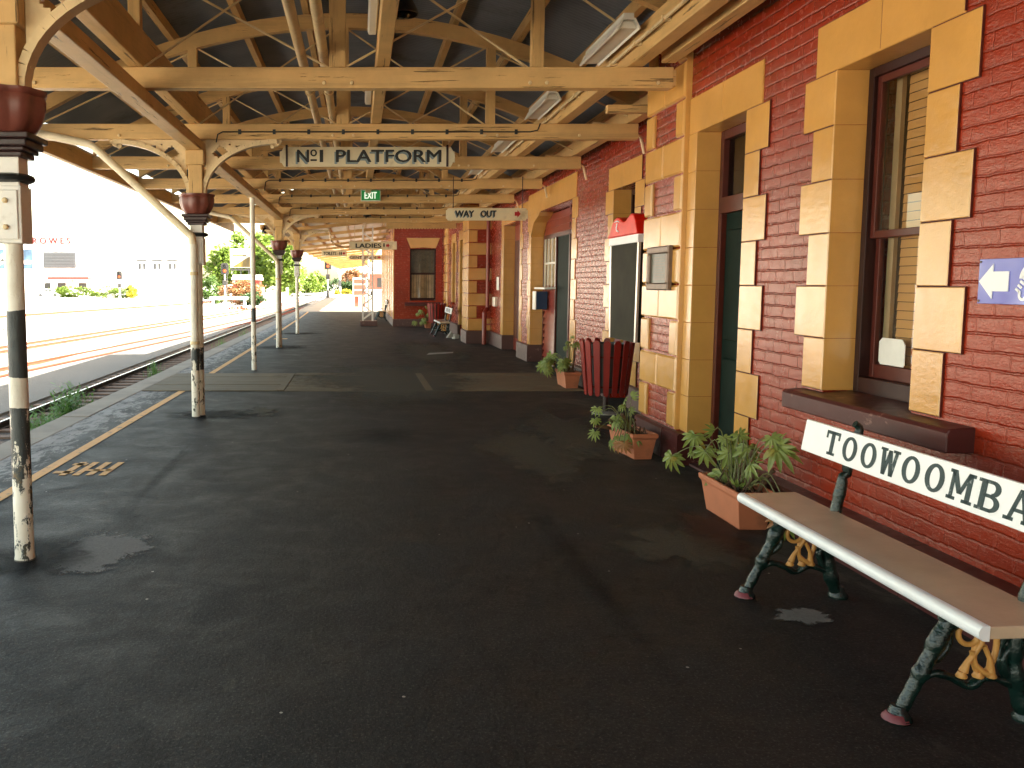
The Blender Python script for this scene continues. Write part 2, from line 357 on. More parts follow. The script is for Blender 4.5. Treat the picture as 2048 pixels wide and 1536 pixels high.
class MB:
    def __init__(s): s.v = []; s.f = []
    def add(s, vs, fs):
        b = len(s.v); s.v += [tuple(q) for q in vs]; s.f += [tuple(i + b for i in f) for f in fs]; return s
    def box(s, x0, x1, y0, y1, z0, z1):
        return s.add([(x0,y0,z0),(x1,y0,z0),(x1,y1,z0),(x0,y1,z0),(x0,y0,z1),(x1,y0,z1),(x1,y1,z1),(x0,y1,z1)],
                     [(0,3,2,1),(4,5,6,7),(0,1,5,4),(1,2,6,5),(2,3,7,6),(3,0,4,7)])
    def block(s, x0, x1, y0, y1, z0, z1, c=.012, face='x'):
        """stone block with chamfered arrises on the face towards -X ('x') or -Y ('y')"""
        if face == 'x':
            P = lambda a, u, v: (a, u, v); a0, a1, u0, u1, v0, v1 = x0, x1, y0, y1, z0, z1
        else:
            P = lambda a, u, v: (u, a, v); a0, a1, u0, u1, v0, v1 = y0, y1, x0, x1, z0, z1
        vs = [P(a1,u0,v0),P(a1,u1,v0),P(a1,u1,v1),P(a1,u0,v1), P(a0+c,u0,v0),P(a0+c,u1,v0),P(a0+c,u1,v1),P(a0+c,u0,v1),
              P(a0,u0+c,v0+c),P(a0,u1-c,v0+c),P(a0,u1-c,v1-c),P(a0,u0+c,v1-c)]
        fs = [(3,2,1,0)]
        for i in range(4):
            j = (i + 1) % 4; fs += [(i,j,4+j,4+i), (4+i,4+j,8+j,8+i)]
        fs.append((8,9,10,11))
        return s.add(vs, fs)
    def prism(s, poly, axis, a0, a1):
        n = len(poly)
        if axis == 0: P = lambda p, a: (a, p[0], p[1])
        elif axis == 1: P = lambda p, a: (p[0], a, p[1])
        else: P = lambda p, a: (p[0], p[1], a)
        vs = [P(p, a0) for p in poly] + [P(p, a1) for p in poly]
        fs = [tuple(range(n - 1, -1, -1)), tuple(range(n, 2 * n))] + [(i, (i + 1) % n, n + (i + 1) % n, n + i) for i in range(n)]
        return s.add(vs, fs)
    def tube(s, pts, r, n=8, cap=True):
        pts = [Vector(p) for p in pts]; k = len(pts)
        rs = r if isinstance(r, (list, tuple)) else [r] * k
        vs = []; up = None
        for i, p in enumerate(pts):
            d = (pts[min(i + 1, k - 1)] - pts[max(i - 1, 0)])
            if d.length < 1e-9: d = Vector((0, 0, 1))
            d.normalize()
            if up is None:
                up = Vector((0, 0, 1)) if abs(d.z) < .9 else Vector((1, 0, 0))
            a = d.cross(up)
            if a.length < 1e-4: a = d.cross(Vector((0, 1, 0)))
            a.normalize(); b = a.cross(d).normalized(); up = b
            for j in range(n):
                t_ = 2 * math.pi * j / n
                vs.append(p + a * (rs[i] * math.cos(t_)) + b * (rs[i] * math.sin(t_)))
        fs = []
        for i in range(k - 1):
            for j in range(n):
                fs.append((i*n+j, i*n+(j+1)%n, (i+1)*n+(j+1)%n, (i+1)*n+j))
        if cap: fs += [tuple(range(n - 1, -1, -1)), tuple(range((k - 1) * n, k * n))]
        return s.add(vs, fs)
    def lathe(s, prof, cx, cy, n=24, lobes=0, amp=0.0):
        vs = []; fs = []
        for (r, z, *q) in prof:
            a_ = (q[0] if q else 0) * amp
            for j in range(n):
                t_ = 2 * math.pi * (j + .5) / n
                rr = r * (1 + a_ * (abs(math.cos(lobes * t_ / 2)) - .7)) if lobes else r
                vs.append((cx + rr * math.cos(t_), cy + rr * math.sin(t_), z))
        k = len(prof)
        for i in range(k - 1):
            for j in range(n): fs.append((i*n+j, i*n+(j+1)%n, (i+1)*n+(j+1)%n, (i+1)*n+j))
        fs += [tuple(range(n - 1, -1, -1)), tuple(range((k - 1) * n, k * n))]
        return s.add(vs, fs)
    def bar(s, p0, p1, wd, th, up=(0, 0, 1)):
        """rectangular bar from p0 to p1"""
        p0, p1 = Vector(p0), Vector(p1); d = (p1 - p0).normalized(); a = d.cross(Vector(up))
        if a.length < 1e-4: a = d.cross(Vector((0, 1, 0)))
        a.normalize(); b = a.cross(d)
        vs = [p + a * (sx * wd / 2) + b * (sz * th / 2) for p in (p0, p1) for sx, sz in ((-1,-1),(1,-1),(1,1),(-1,1))]
        return s.add(vs, [(3,2,1,0),(4,5,6,7),(0,1,5,4),(1,2,6,5),(2,3,7,6),(3,0,4,7)])
    def xform(s, fn, start=0):
        s.v = s.v[:start] + [tuple(fn(Vector(p))) for p in s.v[start:]]; return s
    def build(s, name, mat, parent=None, smooth=False, bevel=0.0, ang=35):
        org = root_loc(parent) if parent is not None else Vector((0, 0, 0))
        me = bpy.data.meshes.new(name)
        me.from_pydata([(a - org.x, b - org.y, c - org.z) for a, b, c in s.v], [], s.f)
        me.update(); me.validate()
        import bmesh
        bm = bmesh.new(); bm.from_mesh(me); bmesh.ops.recalc_face_normals(bm, faces=bm.faces); bm.to_mesh(me); bm.free()
        if smooth:
            me.shade_smooth(); me.set_sharp_from_angle(angle=R(ang))
        me.materials.append(M[mat] if isinstance(mat, str) else mat)
        o = bpy.data.objects.new(name, me); COL.objects.link(o)
        if parent is not None: o.parent = parent
        if bevel:
            b = o.modifiers.new('edge', 'BEVEL'); b.width = bevel; b.segments = 2; b.limit_method = 'ANGLE'; b.angle_limit = R(40)
        return o

def raw(name, verts, faces, mat, parent=None, smooth=False):
    """leaf cards and other open surfaces: no normal recalculation"""
    org = root_loc(parent) if parent is not None else Vector((0, 0, 0))
    me = bpy.data.meshes.new(name); me.from_pydata([(a - org.x, b - org.y, c - org.z) for a, b, c in verts], [], faces); me.update()
    if smooth: me.shade_smooth()
    me.materials.append(M[mat]); o = bpy.data.objects.new(name, me); COL.objects.link(o)
    if parent is not None: o.parent = parent
    return o

def thing(name, label, cat, loc=(0, 0, 0), group=None):
    o = bpy.data.objects.new(name, None); COL.objects.link(o); o.location = loc; o.empty_display_size = .1
    o['label'] = label; o['category'] = cat
    if group: o['group'] = group
    return o
def tag(o, label, cat, group=None):
    o['label'] = label; o['category'] = cat
    if group: o['group'] = group
    return o
def struct(o): o['kind'] = 'structure'; return o
def copy_tree(o, parent=None):
    c = o.copy(); COL.objects.link(c)
    if parent is not None: c.parent = parent
    for ch in [q for q in bpy.data.objects if q.parent == o]: copy_tree(ch, c)
    return c
def clone(o, loc, label, rotz=0.0, scale=1.0):
    c = copy_tree(o); c.location = loc; c.rotation_euler = (0, 0, rotz); c.scale = (scale,) * 3; c['label'] = label; return c

_tc = {}
def text_into(mb, s, x0, x1, z0, z1, y, depth=.004, bold=.012, facing='-y', extra=None):
    """lay the words of a sign into mb: x0..x1 wide, z0..z1 high (cap height), standing just proud of y"""
    cu = bpy.data.curves.new('t', 'FONT'); cu.body = s; cu.size = 1; cu.offset = 0; cu.extrude = .5; cu.resolution_u = 3
    ob = bpy.data.objects.new('t', cu); COL.objects.link(ob)
    dg = bpy.context.evaluated_depsgraph_get(); me = bpy.data.meshes.new_from_object(ob.evaluated_get(dg))
    vs = [tuple(v.co) for v in me.vertices]; fs = [tuple(p.vertices) for p in me.polygons]
    bpy.data.objects.remove(ob); bpy.data.curves.remove(cu); bpy.data.meshes.remove(me)
    ax = [v[0] for v in vs]; ay = [v[1] for v in vs]
    a0, a1, b0, b1 = min(ax), max(ax), min(ay), max(ay)
    hgt = z1 - z0; e = bold * hgt * 1.6
    for i, (ox, oz) in enumerate(((0, 0), (-e, 0), (e, 0), (0, -e * .5), (0, e * .5))):
        out = []
        for x, yy, z in vs:
            u = x0 + (x - a0) / (a1 - a0) * (x1 - x0) + ox; v = z0 + (yy - b0) / (b1 - b0) * hgt + oz
            out.append((u, y - (z + .5) * depth - i * .0003, v))
        mb.add(out, fs)
        if bold < .008: break
    return mb

def rnd(a, b): return random.uniform(a, b)
random.seed(7)

# ================================================================== SETTING
# --- platform: asphalt top with its own side wall
p = MB()
p.box(-3.335, 12.0, -9, 150, -1.0, 0.0)
struct(p.build('platform', 'asphalt'))
p = MB()
y = -9.0; i = 0
while y < 130:
    L = 1.52
    p.box(-3.69 + rnd(-.008, .008), -3.337, y, y + L - .008, -.20, .006 + rnd(-.006, .004)); y += L
struct(p.build('platform_coping', 'coping', bevel=.012))
p = MB(); p.box(-3.333, 12, 51.2, 149, .0, .006); struct(p.build('far_platform', 'pale_paving'))
p = MB(); p.box(-3.62, -3.337, -9, 130, -1.0, -.201); struct(p.build('platform_face', 'concrete'))
# --- yard ground reaching the horizon, track beds, path
g = MB(); g.add([(-900, -300, -.86), (900, -300, -.86), (900, 1500, -.86), (-900, 1500, -.86)], [(0, 1, 2, 3)])
struct(raw('yard_ground', g.v, g.f, 'yard_gravel'))
g = MB(); g.box(-6.75, -3.64, -9, 130, -.95, -.852); struct(g.build('track_bed', 'ballast'))
g = MB(); g.box(-9.7, -6.75, -9, 118, -.95, -.80); struct(g.build('side_path', 'dark_path'))
g = MB(); g.box(-8, 40, 152, 210, -.86, -.4); struct(g.build('far_path', 'yard_gravel'))

# --- painted line along the platform edge
def ribbon(pts, wd, z, name, mat):
    m = MB(); n = len(pts)
    for (x, y_) in pts: m.v += [(x - wd / 2, y_, z), (x + wd / 2, y_, z)]
    m.f = [(2*i, 2*i+1, 2*i+3, 2*i+2) for i in range(n - 1)]
    return struct(raw(name, m.v, m.f, mat))
ribbon([(-2.78, -9), (-2.77, 6), (-2.69, 14), (-2.70, 30), (-2.76, 42), (-2.86, 50), (-3.08, 57), (-3.18, 70), (-3.2, 125)], .105, .005, 'yellow_line', 'yellow_line')
m = MB()
def gq(x, y_, lx, ly, sh=.0):
    m.add([(x, y_, .005), (x + lx, y_, .005), (x + lx + sh, y_ + ly, .005), (x + sh, y_ + ly, .005)], [(0, 1, 2, 3)])
for k in range(4): gq(-2.58 + k * .115, 7.42, .06, .56, .02); 
gq(-2.66, 7.50, .17, .09); gq(-2.60, 7.84, .13, .09); gq(-2.40, 7.60, .22, .06); gq(-2.66, 15.8, .3, .2); gq(-2.5, 26, .4, .3)
struct(raw('stencil_marking', m.v, m.f, 'yellow_line'))

def soft_mat(name, col, alpha=.8, soft=.35):
    t = NT(name); at_ = t.node('ShaderNodeAttribute'); at_.attribute_name = 'fade'
    n_ = t.noise(1, 9, .75, vec=t.scale(t.co, (6, 6, 1)), dist=.5)
    f_ = t.ramp(t.math('ADD', at_.outputs['Fac'], t.math('MULTIPLY', t.math('SUBTRACT', n_, .5), 1.3)), [(.12, 0), (.12 + soft, 1)])
    g_ = t.noise(70, 3, .6)
    t.done(t.mix(g_, tuple(q * .6 for q in col), tuple(q * 1.4 for q in col)), .8, t.bump(g_, .003), .2)
    tr = t.node('ShaderNodeBsdfTransparent'); mx = t.node('ShaderNodeMixShader')
    t.link(t.math('MULTIPLY', f_, alpha), mx.inputs[0]); t.link(tr.outputs[0], mx.inputs[1]); t.link(t.b.outputs[0], mx.inputs[2]); t.link(mx.outputs[0], t.out.inputs[0]); M[name] = t.m
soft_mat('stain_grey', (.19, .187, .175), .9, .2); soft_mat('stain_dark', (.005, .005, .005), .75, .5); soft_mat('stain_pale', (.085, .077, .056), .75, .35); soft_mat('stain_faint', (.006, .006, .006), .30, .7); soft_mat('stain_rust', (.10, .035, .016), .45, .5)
def blob(name, cx, cy, rx, ry, mat, z=.004, seed=0, n=48, rough=.35):
    m = MB(); fade = []
    for i in range(9):
        for k in range(n):
            a = 2 * math.pi * k / n
            q = 1 + rough * mnoise.noise(Vector((math.cos(a) * 1.6 + seed, math.sin(a) * 1.6, seed * .7))) + rough * .5 * mnoise.noise(Vector((math.cos(a) * 5 + seed, math.sin(a) * 5, 3.1)))
            u = (i + 1) / 9; m.v.append((cx + rx * 1.25 * u * q * math.cos(a), cy + ry * 1.25 * u * q * math.sin(a), z)); fade.append(1 - u)
    m.v.append((cx, cy, z)); fade.append(1.0)
    m.f = [(k, (k + 1) % n, 9 * n) for k in range(n)] + [(i * n + k, (i + 1) * n + k, (i + 1) * n + (k + 1) % n, i * n + (k + 1) % n) for i in range(8) for k in range(n)]
    o = struct(raw(name, m.v, m.f, mat)); at_ = o.data.attributes.new('fade', 'FLOAT', 'POINT'); at_.data.foreach_set('value', fade); return o
blob('asphalt_patch', -1.60, 5.30, .26, .36, 'stain_grey', .004, 2)
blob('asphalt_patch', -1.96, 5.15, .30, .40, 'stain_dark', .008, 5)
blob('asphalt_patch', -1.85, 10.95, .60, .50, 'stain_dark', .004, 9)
blob('asphalt_patch', -1.25, 11.2, .25, .35, 'stain_pale', .008, 10, rough=.7)
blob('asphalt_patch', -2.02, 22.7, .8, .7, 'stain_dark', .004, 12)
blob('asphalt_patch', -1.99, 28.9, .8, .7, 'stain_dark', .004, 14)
blob('asphalt_patch', 1.75, 8.5, .62, 1.0, 'stain_pale', .004, 17, rough=.7)
blob('asphalt_patch', 2.35, 9.5, .40, 1.3, 'stain_pale', .008, 21, rough=.8)
blob('asphalt_patch', 2.05, 5.35, .42, .36, 'stain_pale', .004, 23, rough=.8)
blob('asphalt_patch', 2.40, 5.85, .26, .5, 'stain_rust', .008, 31, rough=.8)
blob('asphalt_patch', 2.22, 4.22, .12, .11, 'stain_grey', .004, 27, rough=.9)
blob('asphalt_patch', 1.30, 4.8, .09, 1.5, 'stain_faint', .012, 51, rough=.5)
blob('asphalt_patch', -1.70, 7.6, .05, 1.6, 'stain_faint', .012, 53, rough=.5)
blob('asphalt_patch', .35, 9.5, .6, .4, 'stain_faint', .004, 57, rough=.8)
blob('asphalt_patch', .9, 15.0, 1.4, 2.5, 'stain_pale', .016, 37, rough=.8)
blob('asphalt_patch', 1.7, 21.0, .9, 3.0, 'stain_pale', .004, 41, rough=.8)

# --- boards laid across the platform
m = MB(); yb = 13.36; k = 0
while yb < 15.9:
    wd = .205
    for (xa, xb) in ((-3.32, -1.25), (-1.13, 1.05), (1.17, 3.5)):
        m.box(xa, xb, yb, yb + wd - .008, -.05, .010 + rnd(-.004, .004))
    yb += wd; k += 1
m.box(-1.247, -1.133, 13.36, 15.9, -.05, .018); m.box(1.053, 1.167, 13.36, 15.9, -.05, .018)
struct(m.build('timber_walkway', 'plank_wood', bevel=.004))

# ================================================================== STATION BUILDING
B = thing('station_building', 'red painted brick station building with ochre stone dressings along the platform', 'building', (3.5, 12, 0))
XN, XS, XP = 3.0, 2.985, 2.93          # near brick face, near stone face, pilaster stone face
XR, XRS = 3.65, 3.634                  # recessed brick face, recessed stone face
XF, XFS = 3.23, 3.214                  # far projecting face
TOP = 6.6
def wall_x(m, x0, x1, y0, y1, z0, z1, holes):
    """wall along Y with rectangular holes (ya, yb, za, zb) sorted by ya"""
    y = y0
    for (ya, yb, za, zb) in holes:
        ya -= .004; yb += .004; zb += .004; za = za - .004 if za > z0 else za
        m.box(x0, x1, y, ya, z0, z1)
        if za > z0: m.box(x0, x1, ya, yb, z0, za)
        if zb < z1: m.box(x0, x1, ya, yb, zb, z1)
        y = yb
    m.box(x0, x1, y, y1, z0, z1)
m = MB(); wall_x(m, XN, 3.45, -9, 9.045, 0, TOP, [(4.70, 5.60, .90, 2.975), (6.87, 7.85, 0, 2.975)])
m.build('brick_wall', 'red_brick', B)
m = MB(); wall_x(m, XR, 4.1, 9.05, 24.12, 0, TOP, [(11.62, 12.6, 0, 2.97), (15.0, 18.5, 0, 3.06), (19.75, 21.97, 0, 3.06)])
m.build('brick_wall', 'red_brick', B)
m = MB(); wall_x(m, XF, 3.9, 24.125, 33.69, 0, TOP, [(26.25, 27.75, 0, 3.0), (29.0, 29.9, .95, 3.0)])
m.build('brick_wall', 'red_brick', B)
m = MB()   # wing: front wall with window hole and the long side wall
for (a, b, c, d) in ((1.385, 2.01, 0, TOP), (3.0, 3.9, 0, TOP), (2.01, 3.0, 0, 1.0), (2.01, 3.0, 2.97, TOP)): m.box(a, b, 33.70, 34.1, c, d)
m.box(1.385, 1.8, 34.1, 50.5, 0, TOP)
m.build('brick_wall', 'red_brick', B)
m = MB(); m.box(4.3, 13, -9, 50.5, 0, TOP); m.box(3.455, 4.299, -9, -8.6, 0, TOP); m.box(1.8, 4.3, 50.1, 50.5, 0, TOP)  # solid unseen core added to block the sun, with end walls
m.build('sun_block_core', 'red_brick', B)
m = MB(); m.box(2.7, 13.4, -9.3, 51, TOP, TOP + .2); m.box(.6, 2.7, 33.2, 51, 4.2, 4.3); m.build('roof', 'roof_iron', B)

def plinth(m, x0, x1, y0, y1, h, c=.02):
    m.prism([(x0, 0), (x0, h - c), (x0 + c, h), (x1, h), (x1, 0)], 1, y0, y1)
m = MB()
for y0 in [-9 + 1.5 * k for k in range(11)]:
    y1 = min(y0 + 1.494, 6.62)
    if y1 > y0: plinth(m, 2.86, 3.0, y0, y1, .28)
plinth(m, 2.905, 3.3, 7.852, 8.26, .29); plinth(m, 2.90, 3.6, 8.264, 9.07, .29)
m.build('plinth', 'maroon_paint', B)
m = MB()
plinth(m, 3.60, 3.66, 9.07, 11.62, .30); plinth(m, 3.60, 3.66, 12.6, 15.0, .30); plinth(m, 3.59, 3.9, 18.48, 19.77, .36); plinth(m, 3.62, 3.95, 21.95, 24.1, .36)
plinth(m, 2.99, 3.7, 24.07, 25.36, .35); plinth(m, 3.17, 3.24, 27.73, 33.67, .35); plinth(m, 3.17, 3.4, 25.4, 26.27, .35)
m.prism([(33.67, 0), (33.67, .27), (33.69, .29), (33.72, .29), (33.72, 0)], 0, 1.355, 3.2); plinth(m, 1.355, 1.39, 33.70, 50.5, .29)
m.build('plinth', 'mauve_plinth', B)

ZC = [.30, .632, .965, 1.30, 1.635, 1.97, 2.305, 2.64, 2.975]
def surround(y0, y1, xs, xb, reveal, zbot, parent, name='stone_surround', nar=.25, wid=.38, first_wide=False, left=True, right=True, ltop=3.295, z0i=0, lint=True, zc=ZC):
    """quoined stone dressing round an opening from y0 (near) to y1 (far); xs stone face, reveal = x of frame"""
    m = MB(); n = len(zc) - 1
    zs = [z for z in zc if z >= zbot - .05]
    for i in range(len(zs) - 1):
        k = (n - 1 - (len(zs) - 2 - i))
        wd = wid if (k % 2 == 1) else nar
        if right: m.block(xs, reveal, y0 - wd, y0, zs[i] + .0015, zs[i+1] - .0015, .006)
        if left: m.block(xs, reveal, y1, y1 + wd, zs[i] + .0015, zs[i+1] - .0015, .006)
    if lint:
        ya = y0 - (nar if right else 0); yb = y1 + (nar if left else 0); c = (ya + yb) / 2
        m.block(xs, reveal, ya, c - .001, zs[-1], ltop, .006); m.block(xs, reveal, c + .001, yb, zs[-1], ltop, .006)
    e = MB(); g_ = .0022
    for i in range(len(zs) - 1):
        k = (n - 1 - (len(zs) - 2 - i)); wd = wid if (k % 2 == 1) else nar
        if right: e.box(xs + .0035, xb + .004, y0 - wd - g_, y0 - .01, zs[i] - g_ * .5, zs[i+1] + g_ * .5)
        if left: e.box(xs + .0035, xb + .004, y1 + .01, y1 + wd + g_, zs[i] - g_ * .5, zs[i+1] + g_ * .5)
    if lint: e.box(xs + .0035, xb + .004, ya - g_, yb + g_, zs[-1] + .012, ltop + g_)
    e.build('stone_edge', 'edge_red', parent)  # dark red strip round the sides of each stone
    return m.build(name, 'ochre_stone', parent)

# --- near window
W1 = MB(); W1.box(3.19, 3.29, 4.70, 4.755, .95, 2.975); W1.box(3.19, 3.29, 5.545, 5.60, .95, 2.975); W1.box(3.19, 3.29, 4.755, 5.545, 2.92, 2.975); W1.box(3.19, 3.29, 4.755, 5.545, .95, 1.06)
win = W1.build('window', 'frame_dark', B, bevel=.004)
win['label'] = 'near sash window with tan slat blind'
m = MB()
for (za, zb, xo) in ((1.93, 2.92, 3.215), (1.06, 1.975, 3.255)):
    m.box(xo, xo + .036, 4.756, 4.80, za, zb); m.box(xo, xo + .036, 5.50, 5.544, za, zb)
    m.box(xo, xo + .036, 4.80, 5.50, za, za + (.045 if za > 1.5 else .085)); m.box(xo, xo + .036, 4.80, 5.50, zb - .045, zb)
m.build('sash', 'frame_maroon', win, bevel=.004)
m = MB(); m.add([(3.232, 4.80, 1.975), (3.232, 5.50, 1.975), (3.232, 5.50, 2.875), (3.232, 4.80, 2.875)], [(3, 2, 1, 0)]); m.add([(3.272, 4.80, 1.145), (3.272, 5.50, 1.145), (3.272, 5.50, 1.93), (3.272, 4.80, 1.93)], [(3, 2, 1, 0)]); raw('pane', m.v, m.f, 'window_glass', win)
m = MB(); z = 1.05
while z < 2.97:
    m.prism([(3.335, z), (3.339, z + .050), (3.343, z + .050), (3.339, z)], 1, 4.72, 5.42); z += .0545
m.build('blind', 'blind_tan', win)
m = MB(); m.box(3.305, 3.33, 5.44, 5.50, 1.06, 2.92); m.box(3.305, 3.33, 4.74, 4.80, 1.06, 2.92); m.build('lining', 'sleeve_cream', win)
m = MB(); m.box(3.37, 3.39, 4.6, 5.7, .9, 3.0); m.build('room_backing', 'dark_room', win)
m = MB(); m.prism([(2.86, .825), (2.86, .925), (2.875, .945), (3.19, .965), (3.19, .825)], 1, 4.20, 5.855)
m.build('sill', 'maroon_paint', win, bevel=.008)
surround(4.70, 5.60, XS, XN, 3.192, .965, win)
m = MB(); m.prism([(5.20, 1.16), (5.21, 1.15), (5.44, 1.15), (5.46, 1.17), (5.46, 1.29), (5.43, 1.315), (5.23, 1.315), (5.20, 1.28)], 0, 3.262, 3.266); m.build('paper_notice', 'paper', win)
# --- near door
D1 = MB(); D1.box(3.2, 3.32, 6.87, 6.93, 0, 2.975); D1.box(3.2, 3.32, 7.79, 7.85, 0, 2.975); D1.box(3.2, 3.32, 6.93, 7.79, 2.90, 2.975); D1.box(3.195, 3.32, 6.93, 7.79, 2.26, 2.40)
dr = D1.build('door', 'frame_maroon', B, bevel=.005)
m = MB(); m.box(3.25, 3.295, 6.93, 7.79, .02, 2.26)
m.build('door_leaf', 'door_green', dr)
m = MB()
for (ya, yb, za, zb) in ((6.99, 7.32, .2, 1.0), (7.40, 7.73, .2, 1.0), (6.99, 7.32, 1.15, 2.12), (7.40, 7.73, 1.15, 2.12)): m.block(3.232, 3.252, ya, yb, za, zb, .014)
m.build('door_panel', 'door_green', dr)
m = MB(); m.tube([(3.25, 7.02, 1.08), (3.19, 7.02, 1.08)], .012, 8); m.lathe([(.0, 1.05), (.025, 1.06), (.03, 1.08), (.025, 1.10), (0, 1.11)], 3.185, 7.02, 12); m.build('handle', 'bronze', dr, True)
m = MB(); m.box(3.25, 3.254, 6.93, 7.79, 2.40, 2.90); m.build('transom_pane', 'dark_glass', dr)
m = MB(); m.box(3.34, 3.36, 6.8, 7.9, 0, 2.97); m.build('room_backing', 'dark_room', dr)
m = MB(); m.box(3.02, 3.32, 6.87, 7.85, 0, .02); m.build('threshold', 'mauve_plinth', dr)
surround(6.87, 7.85, XS, XN, 3.2, .30, dr, left=False, lint=False)
m = MB(); m.block(XS, 3.2, 6.62, 7.32, 2.976, 3.295, .006); m.block(XS, 3.2, 7.322, 8.035, 2.976, 3.295, .006)
for i in range(8): m.block(XS, 3.2, 7.85, 8.035, ZC[i] + .0015, ZC[i+1] - .0015, .004)
m.block(XS, 3.2, 6.52, 6.868, .0, .298, .006)
m.build('stone_lintel', 'ochre_stone', dr)
# --- rusticated pilaster P1
pm = MB(); pm.box(2.965, 3.64, 8.045, 9.055, .29, TOP); pil = pm.build('pilaster', 'red_brick', B)
m = MB()
zb = .31; k = 0
while zb < 6.2:
    z0, z1 = zb + .008, zb + .325
    if k % 2 == 1:
        m.block(XP, 3.0, 8.045, 8.545, z0, z1, .016); m.block(XP, 3.0, 8.553, 9.06, z0, z1, .016)
        m.box(XP + .025, 3.62, 9.0, 9.058, z0, z1)
    else:
        m.block(XP, 3.0, 8.045, 8.235, z0, z1, .016); m.block(XP, 3.0, 8.855, 9.06, z0, z1, .016)
    zb += .3335; k += 1
m.box(XP + .02, 3.0, 8.040, 8.06, .3, 6.2)
m.build('quoin', 'ochre_stone', pil)
# --- recessed door behind the telephone
D2 = MB(); D2.box(3.89, 4.0, 11.62, 11.68, 0, 2.97); D2.box(3.89, 4.0, 12.54, 12.6, 0, 2.97); D2.box(3.89, 4.0, 11.68, 12.54, 2.3, 2.42); D2.box(3.89, 4.0, 11.68, 12.54, 2.9, 2.97)
d2 = D2.build('door', 'frame_dark', B); m = MB(); m.box(3.94, 3.99, 11.68, 12.54, 0, 2.9); m.build('door_leaf', 'door_green', d2)
surround(11.62, 12.6, XRS, XR, 3.89, .30, d2)
# --- wide opening boarded up as the ticket office
op = MB(); op.box(3.90, 3.96, 15.0, 15.12, 0, 3.06); op.box(3.90, 3.96, 16.2, 16.27, 0, 3.06); op.box(3.90, 3.96, 17.30, 17.36, 0, 2.62); op.box(3.90, 3.96, 18.40, 18.5, 0, 3.06); op.box(3.90, 3.96, 15.12, 18.40, 2.56, 2.64)
tk = op.build('ticket_office_front', 'frame_maroon', B)
m = MB(); z = 0.0
while z < 1.5:
    m.prism([(3.895, z), (3.935, z + .135), (3.96, z + .135), (3.96, z)], 1, 17.36, 18.40); z += .135
z = 2.64
while z < 3.0:
    m.prism([(3.895, z), (3.915, z + .135), (3.96, z + .135), (3.96, z)], 1, 15.12, 18.40); z += .135
m.prism([(3.895, 0)] + [(3.895, 0.01), (3.96, 2.56), (3.96, 0)], 1, 15.12, 16.2)
m.build('weatherboard', 'board_red', tk)
m = MB(); m.add([(3.92, 17.37, 1.60), (3.92, 18.39, 1.60), (3.92, 18.39, 2.55), (3.92, 17.37, 2.55)], [(3, 2, 1, 0)]); raw('pane', m.v, m.f, 'window_glass', tk)
m = MB()
for yy in (17.37, 17.70, 18.04, 18.36): m.box(3.90, 3.935, yy, yy + .03, 1.56, 2.56)
m.box(3.901, 3.934, 17.4, 18.36, 2.04, 2.08); m.build('window_bar', 'white_paint', tk)
m = MB(); m.box(3.955, 3.958, 17.37, 18.39, 1.6, 2.55); m.build('curtain', 'curtain', tk)
m = MB(); m.box(3.68, 3.90, 17.28, 18.30, 1.535, 1.575); m.build('counter_shelf', 'white_paint', tk, bevel=.005)
m = MB(); m.box(3.93, 3.96, 16.27, 17.30, 0, 2.56); m.build('door_leaf', 'door_green', tk)
m = MB()
ZB = [.36 + .34 * k for k in range(9)]
for i in range(8):
    wd = .25 if i % 2 == 0 else .36
    m.block(XRS, 3.9, 15.0 - wd, 15.0, ZB[i] - (.06 if i == 0 else 0) + .001, ZB[i+1] - .001, .006)
    m.block(XRS, 3.9, 18.5, 18.5 + wd, ZB[i] + .001, ZB[i+1] - .001, .006)
    m.block(XRS, 3.9, 19.75 - .56 + wd, 19.75, ZB[i] + .001, ZB[i+1] - .001, .006)
m.block(XRS, 3.9, 14.74, 16.7, 3.081, 3.50, .006); m.block(XRS, 3.9, 16.702, 18.85, 3.081, 3.50, .006); m.block(XRS, 3.9, 18.852, 22.3, 3.081, 3.40, .006)
m.prism([(18.5, 2.62), (18.5, 3.08), (17.6, 3.08), (17.75, 3.0), (18.2, 2.9)], 0, 3.625, 3.898)
for i in range(8): m.block(XRS, 3.92, 21.97, 22.28, ZB[i] + .001, ZB[i+1] - .001, .006)
m.build('stone_surround', 'ochre_stone', tk)
d3 = MB(); d3.box(3.92, 3.98, 19.75, 21.97, 0, 3.08); d3 = d3.build('door', 'board_red', B)
m = MB()
for k in range(4): m.block(3.905, 3.922, 19.82 + k * .54, 20.28 + k * .54, .3, 2.7, .012)
m.build('door_panel', 'frame_maroon', d3)
# --- far pilaster P2, its doorway and window
pm = MB(); pm.box(3.06, 3.74, 24.13, 25.3, .35, TOP); p2 = pm.build('pilaster', 'red_brick', B)
m = MB(); zb = .35; k = 0
while zb < 5.8:
    if k % 2 == 0: m.block(3.02, 3.70, 24.10, 25.32, zb + .012, zb + .335, .014, 'y')
    else: m.block(3.02, 3.28, 24.10, 25.32, zb + .012, zb + .335, .014, 'y')
    zb += .345; k += 1
m.build('quoin', 'ochre_stone', p2)
d4 = MB(); d4.box(3.50, 3.56, 26.25, 27.75, 0, 3.0); d4 = d4.build('door', 'door_green', B); surround(26.25, 27.75, XFS, XF, 3.5, .35, d4, zc=[.35 + .33 * k for k in range(9)])
w4 = MB(); w4.box(3.48, 3.52, 29.0, 29.9, .95, 2.99); w4 = w4.build('window', 'frame_dark', B); surround(29.0, 29.9, XFS, XF, 3.5, .96, w4, zc=[.36 + .33 * k for k in range(9)])
m = MB(); zb = .36; k = 0
